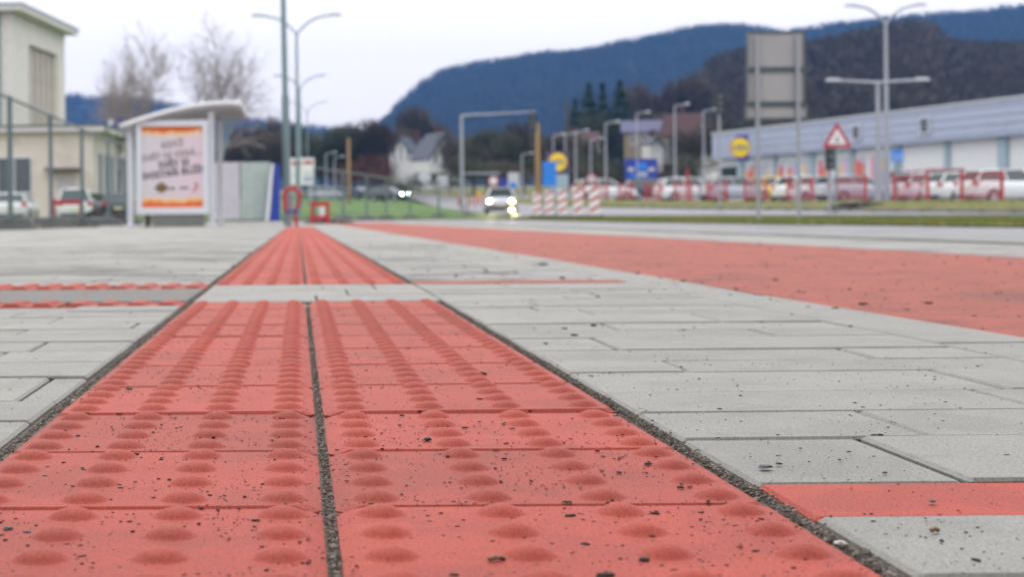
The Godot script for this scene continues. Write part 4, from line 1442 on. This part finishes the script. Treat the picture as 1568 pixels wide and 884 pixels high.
func build_signs() -> void:
	# back of a big direction sign
	var a := at(1160, 333, 32.0)
	a.y = ground_height(a.x, 32.0)
	var o := thing("direction_sign", "big grey direction sign seen from behind, on two slim posts", "road sign", Vector3(at(1190, 333, 32).x, a.y, -32.0))
	for px in [1160, 1222]:
		var x: float = at(px, 200, 32).x - o.position.x
		var p := begin()
		tube(p, Vector3(x, -0.1, 0), Vector3(x, 3.42, 0), 0.038, 0.038, 10)
		done(p, "post", M.steel, o)
	var ys := [[183, 160, 1143, 1237], [158, 107, 1145, 1233], [105, 47, 1145, 1233]]
	for k in 3:
		var lo := at(ys[k][2], ys[k][0], 32)
		var hi := at(ys[k][3], ys[k][1], 32)
		var s := begin()
		var w: float = (ys[k][3] - ys[k][2]) * 32.0 / FOCAL
		var hgt: float = (ys[k][0] - ys[k][1]) * 32.0 / FOCAL
		var cx := at((ys[k][2] + ys[k][3]) / 2.0, (ys[k][0] + ys[k][1]) / 2.0, 32).x - o.position.x
		var cy := at((ys[k][2] + ys[k][3]) / 2.0, (ys[k][0] + ys[k][1]) / 2.0, 32).y - o.position.y
		box(s, Vector3(cx, cy, -0.07), Vector3(w, hgt - 0.01, 0.03))
		var pl := done(s, "panel", M.sign_back, o)
		var e := begin()
		for q in [-1, 1]:
			box(e, Vector3(cx, cy + q * (hgt / 2 - 0.022), -0.045), Vector3(w - 0.02, 0.035, 0.035))
			box(e, Vector3(cx + q * (w / 2 - 0.012), cy, -0.047), Vector3(0.022, hgt - 0.03, 0.035))
		done(e, "edge_strip", M.steel_dark, pl)
	# triangular warning sign, lifted by a slim post, with a black signal behind
	var t := thing("warning_sign", "triangular warning sign with a red border on a slim post", "road sign", stand(1281, 60))
	var c := at(1281, 213, 60) - t.position
	var tp := begin()
	tube(tp, Vector3(0, -0.1, -0.06), Vector3(0, c.y + 0.3, -0.06), 0.035, 0.035, 8)
	done(tp, "post", M.steel_green, t)
	for q in [[0.60, 0.0, "red_paint", "border"], [0.37, 0.016, "white_paint", "face"]]:
		var s := begin()
		var v := []
		for i in 3: v.append(Vector3(sin(TAU * i / 3.0), cos(TAU * i / 3.0), 0) * q[0] * 1.0)
		for z in [0.0, 0.014]:
			face(s, v[0] + c + Vector3(0, 0, q[1] + z), v[1] + c + Vector3(0, 0, q[1] + z), v[2] + c + Vector3(0, 0, q[1] + z), c + Vector3(0, 0, 9 if z == 0.0 else -9))
		for i in 3: quad(s, v[i] + c + Vector3(0, 0, q[1]), v[(i + 1) % 3] + c + Vector3(0, 0, q[1]), v[(i + 1) % 3] + c + Vector3(0, 0, q[1] + 0.014), v[i] + c + Vector3(0, 0, q[1] + 0.014), c)
		done(s, q[3], M[q[2]], t)
	var sy := begin()
	box(sy, c + Vector3(0, 0.01, 0.036), Vector3(0.05, 0.22, 0.006))
	box(sy, c + Vector3(0, -0.06, 0.0365), Vector3(0.16, 0.05, 0.006))
	done(sy, "symbol", M.grey_plaster, t)
	traffic_signal("short traffic signal with black head below the warning sign", stand(1270, 63), at(1270, 240, 63).y - stand(1270, 63).y)
	traffic_signal("tall traffic signal with black head beside the store's sign", stand(1102, 78), at(1102, 158, 78).y - stand(1102, 78).y)
	# signal arm reaching over the road
	var g := thing("signal_gantry", "grey mast with a long arm carrying a traffic signal over the road", "traffic signal", stand(708, 105))
	var h: float = at(708, 176, 105).y - g.position.y
	var m := begin()
	tube(m, Vector3(0, -0.1, 0), Vector3(0, h, 0), 0.13, 0.09, 12)
	done(m, "mast", M.steel, g)
	var ar := begin()
	tube(ar, Vector3(0, h - 0.05, 0), Vector3(4.5, h + 0.15, 0), 0.075, 0.045, 10)
	done(ar, "arm", M.steel, g)
	var brace := begin()
	tube(brace, Vector3(0, h * 0.40, 0), Vector3(2.3, h * 0.40, 0), 0.05, 0.05, 8)
	done(brace, "lower_arm", M.steel, g)
	var sh := begin()
	box(sh, Vector3(4.3, h - 0.45, 0.1), Vector3(0.42, 1.15, 0.3))
	var sig := done(sh, "signal_head", M.black, g)
	var lens := begin()
	for i in 3: tube(lens, Vector3(4.3, h - 0.1 - i * 0.34, 0.26), Vector3(4.3, h - 0.1 - i * 0.34, 0.30), 0.11, 0.11, 12)
	done(lens, "lens", M.steel_dark, sig)
	# blue panel and shop pylon
	board("blue_sign", "plain bright blue sign panel in front of the shop pylon", stand(842, 96), 0.74, 1.35, at(842, 285, 96).y - stand(842, 96).y, M.bright_blue, "road sign")
	var w := stand(854, 122)
	var py := thing("shop_pylon", "tall blue shop pylon with a yellow disc and grey lower panels", "sign", w)
	var top: float = at(854, 232, 122).y - w.y
	var s1 := begin()
	box(s1, Vector3(0, top - 0.8, 0), Vector3(1.6, 1.6, 0.3))
	done(s1, "board", M.roof_violet, py)
	var s2 := begin()
	box(s2, Vector3(0.1, top - 2.35, 0), Vector3(1.3, 1.45, 0.26))
	done(s2, "lower_panel", M.store_pier, py)
	for x in [-0.6, 0.62]:
		var s := begin()
		tube(s, Vector3(x, -0.1, 0), Vector3(x, top - 1.62, 0), 0.06, 0.06, 8)
		done(s, "post", M.steel, py)
	logo(py, 0.68, Vector3(0, top - 0.76, 0.16))
	# billboard
	var bw := stand(982, 128)
	var lo: float = at(982, 275, 128).y - bw.y
	var bb := board("billboard", "blue billboard with two pink marks above the red railings", bw, 2.4, 1.55, lo, M.blue_paint, "billboard", "", 2)
	for q in [[-0.75, 0.75, 0.42, 0.28, "hoarding_violet"], [0.75, 0.75, 0.48, 0.26, "hoarding_violet"], [0.0, 1.0, 0.8, 0.5, "bright_blue"], [0.1, 0.4, 0.7, 0.35, "store_metal"], [-0.6, 0.3, 0.5, 0.2, "bright_blue"]]:
		var s := begin()
		box(s, Vector3(q[0], lo + q[1], 0.03), Vector3(q[2], q[3], 0.01), Basis(Vector3(0, 0, 1), 0.1 * q[0]))
		done(s, "print_patch", M[q[4]], bb)
	# red-headed information board by the lawn
	var iw := stand(464, 92)
	var il: float = at(464, 283, 92).y - iw.y
	var ib := board("information_board", "white information board with red headings beside the tall lamps", iw, 1.28, 1.42, il, M.white_paint, "board", "", 2)
	for q in [[-0.3, 1.15, 0.5, 0.2, "red_paint"], [0.32, 1.18, 0.52, 0.16, "red_paint"], [0.3, 0.62, 0.5, 0.12, "pale_paint"], [0.3, 0.3, 0.5, 0.3, "store_metal"], [-0.32, 0.5, 0.4, 0.1, "pale_paint"]]:
		var s := begin()
		box(s, Vector3(q[0], il + q[1], 0.03), Vector3(q[2], q[3], 0.01))
		done(s, "print_patch", M[q[4]], ib)
	# parking sign on the car park side
	var pw := stand(1374, 80)
	var ps := board("parking_sign", "small blue car park sign with pale symbols beside the double lamp", pw, 0.55, 0.5, at(1374, 247, 80).y - pw.y, M.bright_blue, "road sign", "", 1, M.steel_green)
	var pl: float = at(1374, 247, 80).y - pw.y
	for q in [[-0.13, 0.28], [0.13, 0.28], [-0.1, 0.12], [0.12, 0.13]]:
		var s := begin()
		box(s, Vector3(q[0], pl + q[1], 0.03), Vector3(0.15, 0.07, 0.008))
		done(s, "symbol", M.pale_paint, ps)
	round_sign("round sign with a red rim behind the car with bright headlamps", stand(756, 118), 0.36, at(756, 277, 118).y - stand(756, 118).y, M.red_paint, M.white_paint)
	round_sign("round blue sign right of the red rimmed sign", stand(770, 119), 0.34, at(770, 280, 119).y - stand(770, 119).y, M.blue_paint, M.blue_paint)
	round_sign("large pale round sign below the white gabled house", stand(651, 150), 0.55, at(651, 271, 150).y - stand(651, 150).y, M.pale_paint, M.pale_paint)
	round_sign("round sign with a red rim in front of the slim lamp posts", stand(906, 112), 0.34, at(906, 274, 112).y - stand(906, 112).y, M.red_paint, M.hoarding_violet)
	board("pale_sign", "pale rectangular sign below the white gabled house", stand(678, 152), 0.95, 0.85, at(678, 284, 152).y - stand(678, 152).y, M.pale_paint, "road sign", "", 1)
	board("white_sign", "white sign with a blue field beside the bright headlamps", stand(787, 116), 0.75, 0.95, at(787, 286, 116).y - stand(787, 116).y, M.pale_paint, "road sign", "", 1)
	board("blue_patch_sign", "small blue sign low beside the white sign", stand(786, 114), 0.45, 0.35, at(786, 288, 114).y - stand(786, 114).y, M.bright_blue, "road sign", "", 1)
	# delineator boards
	var xs := [[910, 55], [885, 58.5], [861, 62.5], [841, 66.5], [822, 71]]
	for i in 5:
		var dw := stand(xs[i][0], xs[i][1])
		var d := thing("delineator", "red and white delineator board, %s from the car with blazing headlamps" % nth(4 - i), "road barrier", dw, 0.0, "delineator boards along the road")
		var s := begin()
		box(s, Vector3(0, 0.58, 0), Vector3(0.31, 0.92, 0.05))
		done(s, "panel", M.white_paint, d)
		var f := begin()
		box(f, Vector3(0, 0.05, 0), Vector3(0.55, 0.10, 0.4))
		done(f, "foot", M.rubber, d)
		for k in 3:
			var q := begin()
			var y := 0.30 + k * 0.31
			var b := Basis(Vector3(0, 0, 1), 0.0)
			for e in [-1.0, 1.0]:
				var z: float = 0.027 * e
				quad(q, Vector3(-0.145, y - 0.12, z), Vector3(0.145, y + 0.05, z), Vector3(0.145, y + 0.15, z), Vector3(-0.145, y - 0.02, z), Vector3(0, y, -z * 40))
			done(q, "stripe", M.red_plastic, d)
	# low red and white barriers with yellow lamps
	for i in 4:
		var w2 := stand(708 + i * 13, 112.0 - i * 1.2)
		var r := thing("low_barrier", "low red and white barrier board, %s from the signal mast" % nth(i), "road barrier", w2, 0.0, "low barriers behind the mast")
		for k in 4:
			var s := begin()
			box(s, Vector3(-0.2 + k * 0.135, 0.62, 0), Vector3(0.13, 0.5, 0.04))
			done(s, "stripe", M.red_paint if k % 2 == 0 else M.white_paint, r)
		for x in [-0.2, 0.2]:
			var s := begin()
			box(s, Vector3(x, 0.3, -0.05), Vector3(0.05, 0.75, 0.05))
			done(s, "post", M.steel, r)
		if i % 2 == 0:
			var s := begin()
			tube(s, Vector3(0, 0.98, 0.0), Vector3(0, 0.98, 0.1), 0.17, 0.17, 14)
			box(s, Vector3(0, 0.86, 0.0), Vector3(0.14, 0.12, 0.1))
			done(s, "warning_lamp", M.orange, r)
	var rp := begin()
	box(rp, Vector3(0, 0.75, 0), Vector3(0.1, 1.8, 0.1))
	box(rp, Vector3(0, 1.68, 0), Vector3(0.16, 0.08, 0.16))
	var rpo := done(rp, "red_post", M.red_paint, self)
	rpo.position = stand(1053, 92)
	tag(rpo, "single tall red post behind the railings below the red roof", "post")

func traffic_signal(label: String, where: Vector3, high: float) -> void:
	var o := thing("traffic_signal", label, "traffic signal", where)
	var p := begin()
	tube(p, Vector3(0, -0.1, 0), Vector3(0, high + 0.3, 0), 0.06, 0.05, 10)
	done(p, "post", M.steel, o)
	var h := begin()
	box(h, Vector3(0, high, 0.14), Vector3(0.34, 0.95, 0.22))
	var hd := done(h, "signal_head", M.black, o)
	for i in 3:
		var s := begin()
		tube(s, Vector3(0, high + 0.3 - i * 0.3, 0.25), Vector3(0, high + 0.3 - i * 0.3, 0.28), 0.10, 0.10, 12)
		done(s, "lens", M.steel_dark, hd)

# ---------------------------------------------------------------- cars
func car(label: String, where: Vector3, turn: float, paint: Material, tall := 1.48, long := 4.2, group := "", lit: Material = null) -> Node3D:
	var o := thing("car", label, "car", where, turn, group)
	var W := 0.88
	var key := "car%d_%d" % [roundi(tall * 100), roundi(long * 100)]
	if not cache.has(key):
		var st := begin()
		st.set_smooth_group(1)
		var rows := [[-0.50, 0.42, 0.78, 0.82], [-0.488, 0.28, 0.93, 0.93], [-0.42, 0.20, 0.98, 0.985], [-0.2, 0.19, 0.965, 1.0], [0.1, 0.19, 0.95, 1.0], [0.24, 0.19, 0.92, 1.0], [0.40, 0.2, 0.80, 0.97], [0.470, 0.25, 0.70, 0.90], [0.50, 0.36, 0.58, 0.78]]
		var rings := []
		for r in rows:
			var hw: float = W * r[3]
			var z: float = r[0] * long
			rings.append([Vector3(0, r[1], z), Vector3(hw * 0.9, r[1], z), Vector3(hw, r[1] + 0.13, z), Vector3(hw * 1.0, lerpf(r[1], r[2], 0.62), z), Vector3(hw * 0.95, r[2] - 0.03, z), Vector3(hw * 0.82, r[2] + 0.015, z), Vector3(0, r[2] + 0.045, z),
				Vector3(-hw * 0.82, r[2] + 0.015, z), Vector3(-hw * 0.95, r[2] - 0.03, z), Vector3(-hw * 1.0, lerpf(r[1], r[2], 0.62), z), Vector3(-hw, r[1] + 0.13, z), Vector3(-hw * 0.9, r[1], z)])
		for i in rings.size() - 1:
			for k in 12:
				quad(st, rings[i][k], rings[i][(k + 1) % 12], rings[i + 1][(k + 1) % 12], rings[i + 1][k], Vector3(0, 0.55, rings[i][0].z))
		for e in [0, rings.size() - 1]:
			for k in 12: face(st, Vector3(0, 0.58, rings[e][0].z), rings[e][k], rings[e][(k + 1) % 12], Vector3(0, 0.5, 0))
		st.generate_normals()
		# cabin
		var base := [Vector3(-W * 0.86, 0.93, 0.25 * long), Vector3(W * 0.86, 0.93, 0.25 * long), Vector3(W * 0.9, 0.94, -0.475 * long), Vector3(-W * 0.9, 0.94, -0.475 * long)]
		var top := [Vector3(-W * 0.64, tall - 0.03, 0.05 * long), Vector3(W * 0.64, tall - 0.03, 0.05 * long), Vector3(W * 0.66, tall - 0.05, -0.39 * long), Vector3(-W * 0.66, tall - 0.05, -0.39 * long)]
		var g := begin()
		for i in 4: quad(g, base[i], base[(i + 1) % 4], top[(i + 1) % 4], top[i], Vector3(0, 1.1, -0.1))
		g.generate_normals()
		var rf := begin()
		rf.set_smooth_group(1)
		var cen := Vector3(0, tall + 0.02, -0.17 * long)
		for i in 4:
			var a: Vector3 = top[i] + Vector3(0, 0.01, 0)
			var b: Vector3 = top[(i + 1) % 4] + Vector3(0, 0.01, 0)
			face(rf, cen, a, b, Vector3(0, 0.5, 0))
			quad(rf, a, b, b - Vector3(0, 0.07, 0) + (b - cen).normalized() * 0.025, a - Vector3(0, 0.07, 0) + (a - cen).normalized() * 0.025, Vector3(0, 1.0, -0.1 * long))
		rf.generate_normals()
		var posts := []
		for i in 6:
			var pl := begin()
			var sd := -1.0 if i == 4 else 1.0
			if i < 4: tube(pl, base[i], top[i], 0.05, 0.045, 6, false)
			else: tube(pl, Vector3(sd * W * 0.885, 0.94, -0.13 * long), Vector3(sd * W * 0.66, tall - 0.04, -0.15 * long), 0.035, 0.035, 6, false)
			pl.generate_normals()
			posts.append(pl.commit())
		var ty := begin()
		tube(ty, Vector3(-0.1, 0, 0), Vector3(0.1, 0, 0), 0.315, 0.315, 20)
		ty.generate_normals()
		var rm := begin()
		tube(rm, Vector3(-0.104, 0, 0), Vector3(0.104, 0, 0), 0.2, 0.2, 14)
		rm.generate_normals()
		cache[key] = [st.commit(), g.commit(), rf.commit(), posts, ty.commit(), rm.commit()]
	var c: Array = cache[key]
	put(c[0], "body", paint, o)
	put(c[1], "window", M.car_glass, o)
	put(c[2], "roof", paint, o)
	for p in c[3]: put(p, "pillar", paint, o)
	for s in [-1.0, 1.0]:
		for z in [0.31, -0.30]:
			var wh := put(c[4], "tyre", M.tyre, o)
			wh.position = Vector3(s * (W - 0.1), 0.315, z * long)
			put(c[5], "rim", M.rim_metal, wh)
		var hl := begin()
		tube(hl, Vector3(s * W * 0.68, 0.66, 0.452 * long), Vector3(s * W * 0.70, 0.665, 0.487 * long), 0.13, 0.11, 12)
		done(hl, "headlight", lit if lit else M.lamp_clear, o)
		var tl := begin()
		box(tl, Vector3(s * W * 0.80, 0.86, -0.484 * long), Vector3(0.26, 0.16, 0.14))
		done(tl, "taillight", M.tail_red, o)
		var mi := begin()
		box(mi, Vector3(s * (W + 0.08), 1.0, 0.17 * long), Vector3(0.16, 0.11, 0.09))
		done(mi, "mirror", paint, o)
	for z in [0.5, -0.5]:
		var np := begin()
		box(np, Vector3(0, 0.50 if z > 0 else 0.62, z * long), Vector3(0.5, 0.11, 0.03))
		done(np, "number_plate", M.plate, o)
		var bu := begin()
		box(bu, Vector3(0, 0.33, z * long * 0.985), Vector3(1.36, 0.12, 0.10))
		done(bu, "bumper_trim", M.tyre, o)
	return o

func build_cars() -> void:
	car("white hatchback with dark rear window seen from behind, left end of the low hall", stand(26, 86), PI, M.paint_white, 1.42, 4.1)
	car("white tall car seen from behind below the low hall's awning", stand(114, 85), PI + 0.15, M.paint_white, 1.62, 4.2)
	car("dark car half hidden behind the rubble heap", stand(158, 92), PI + 0.5, M.paint_dark, 1.45, 4.2)
	var c := car("pale car driving on the wet road with both headlamps blazing", stand(767, 97), -0.12, M.paint_silver, 1.46, 4.2, "", M.headlamp)
	var fl := begin()
	tube(fl, Vector3(0.6, 0.24, 0.48 * 4.2), Vector3(0.6, 0.24, 0.5 * 4.2), 0.10, 0.10, 12)
	done(fl, "glow_disc", M.headlamp, c)  # added glowing disc making the bright spot below one headlamp
	for s in [-1.0, 1.0]:
		var l := SpotLight3D.new()
		l.name = "beam"
		l.light_color = Color(1.0, 0.93, 0.75)
		l.light_energy = 26.0
		l.spot_angle = 32.0
		l.spot_range = 140.0
		l.spot_attenuation = 2.0
		l.light_size = 0.1
		l.shadow_enabled = true
		c.add_child(l, true)
		l.position = Vector3(s * 0.616, 0.665, 0.487 * 4.2 + 0.06)
		l.rotation = Vector3(-0.03, PI, 0)
	var w := stand(596, 170)
	car("distant car with cold white headlamps above the lawn's far edge", w, 0.9, M.paint_dark, 1.46, 4.2, "", M.headlamp_cold)
	var lot := "cars parked in front of the store"
	var list := [
		[1545, 74, 1.75, "paint_white", 1.46, "white car with a dark wheel parked behind the railing nearest the tall bays"],
		[1488, 79, 1.75, "paint_white", 1.42, "white car parked between the pearl car and the nearest white one"],
		[1428, 84, 1.9, "paint_pearl", 1.46, "pearl white car with sloping bonnet parked behind a red railing"],
		[1458, 88, 1.7, "paint_red", 1.72, "bright red car parked in the second row"],
		[1402, 92, 1.6, "paint_wine", 1.66, "dark wine red car parked in the second row beside the lamp"],
		[1308, 88, 1.9, "paint_silver", 1.4, "silver violet car parked below the poster windows"],
		[1245, 92, 2.0, "paint_white", 1.45, "white car parked beside the yellow car"],
		[1194, 104, 0.5, "paint_yellow", 1.5, "yellow car parked behind the railings"],
		[1128, 104, 1.8, "paint_silver", 1.5, "silver car parked below the store sign"],
		[1056, 106, 1.7, "paint_white", 1.5, "white car parked below the red roofed house"],
		[925, 118, 1.7, "paint_white", 1.5, "white car parked beyond the last red railing"],
		[1000, 120, 1.6, "paint_dark", 1.45, "dark car parked under the blue billboard"]]
	for q in list: car(q[5], stand(q[0], q[1]), q[2], M[q[3]], q[4], 4.2, lot)
	car("pale car on the far road below the blue ridge", stand(500, 190), 1.4, M.paint_silver, 1.5, 4.2)
	car("dark car on the far road beside the pale one", stand(530, 196), 1.4, M.paint_blue, 1.5, 4.2)

# ---------------------------------------------------------------- all together
func _ready() -> void:
	rng.seed = 20240117
	noise.seed = 9
	noise.frequency = 0.02
	noise.fractal_octaves = 3
	# camera
	var cam := Camera3D.new()
	cam.name = "camera"
	add_child(cam)
	cam.position = Vector3(0, EYE, 0)
	cam.rotation.z = deg_to_rad(-ROLL)
	var n := 0.05
	var lens := CameraAttributesPhysical.new()
	lens.frustum_near = n
	lens.frustum_far = 9000.0
	lens.frustum_focal_length = 72.0
	lens.frustum_focus_distance = 1.05
	lens.exposure_aperture = 20.0
	cam.attributes = lens
	cam.projection = Camera3D.PROJECTION_FRUSTUM
	cam.near = n
	cam.far = 9000.0
	cam.size = 884.0 / FOCAL * n
	cam.frustum_offset = Vector2((784.0 - AX) / FOCAL * n, -(442.0 - AY) / FOCAL * n)
	cam.current = true
	# sky, haze and exposure
	var world := WorldEnvironment.new()
	world.name = "world"
	var e := Environment.new()
	e.background_mode = Environment.BG_SKY
	var sky := ProceduralSkyMaterial.new()
	sky.sky_top_color = Color(0.995, 0.995, 1.0)
	sky.sky_horizon_color = Color(0.825, 0.79, 0.788)
	sky.sky_curve = 0.2
	sky.sky_energy_multiplier = 1.5
	sky.ground_bottom_color = Color(0.4, 0.4, 0.4)
	sky.ground_horizon_color = Color(0.75, 0.75, 0.77)
	e.sky = Sky.new()
	e.sky.sky_material = sky
	e.tonemap_mode = Environment.TONE_MAPPER_LINEAR
	e.tonemap_exposure = 0.76
	e.fog_enabled = true
	e.fog_density = 0.00025
	e.fog_light_color = Color(0.42, 0.68, 1.0)
	e.sdfgi_enabled = true
	e.ssao_enabled = true
	e.ssil_enabled = true
	world.environment = e
	add_child(world)
	# the overcast sun
	var sun := DirectionalLight3D.new()
	sun.name = "sun"
	sun.light_energy = 0.5
	sun.light_angular_distance = 20.0
	sun.light_color = Color(1.0, 0.97, 0.93)
	sun.shadow_enabled = true
	sun.rotation_degrees = Vector3(-50, 192, 0)
	add_child(sun)
	make_materials()
	print("materials ", Time.get_ticks_msec())
	build_land()
	build_hills()
	build_paving()
	print("paving ", Time.get_ticks_msec())
	build_left_buildings()
	build_sky_blocker()
	build_store()
	build_houses()
	build_trees()
	print("trees ", Time.get_ticks_msec())
	build_lamps()
	build_fences()
	build_shelter()
	build_site()
	build_signs()
	build_cars()
	build_pebbles()
	build_grit()
	print("done ", Time.get_ticks_msec())
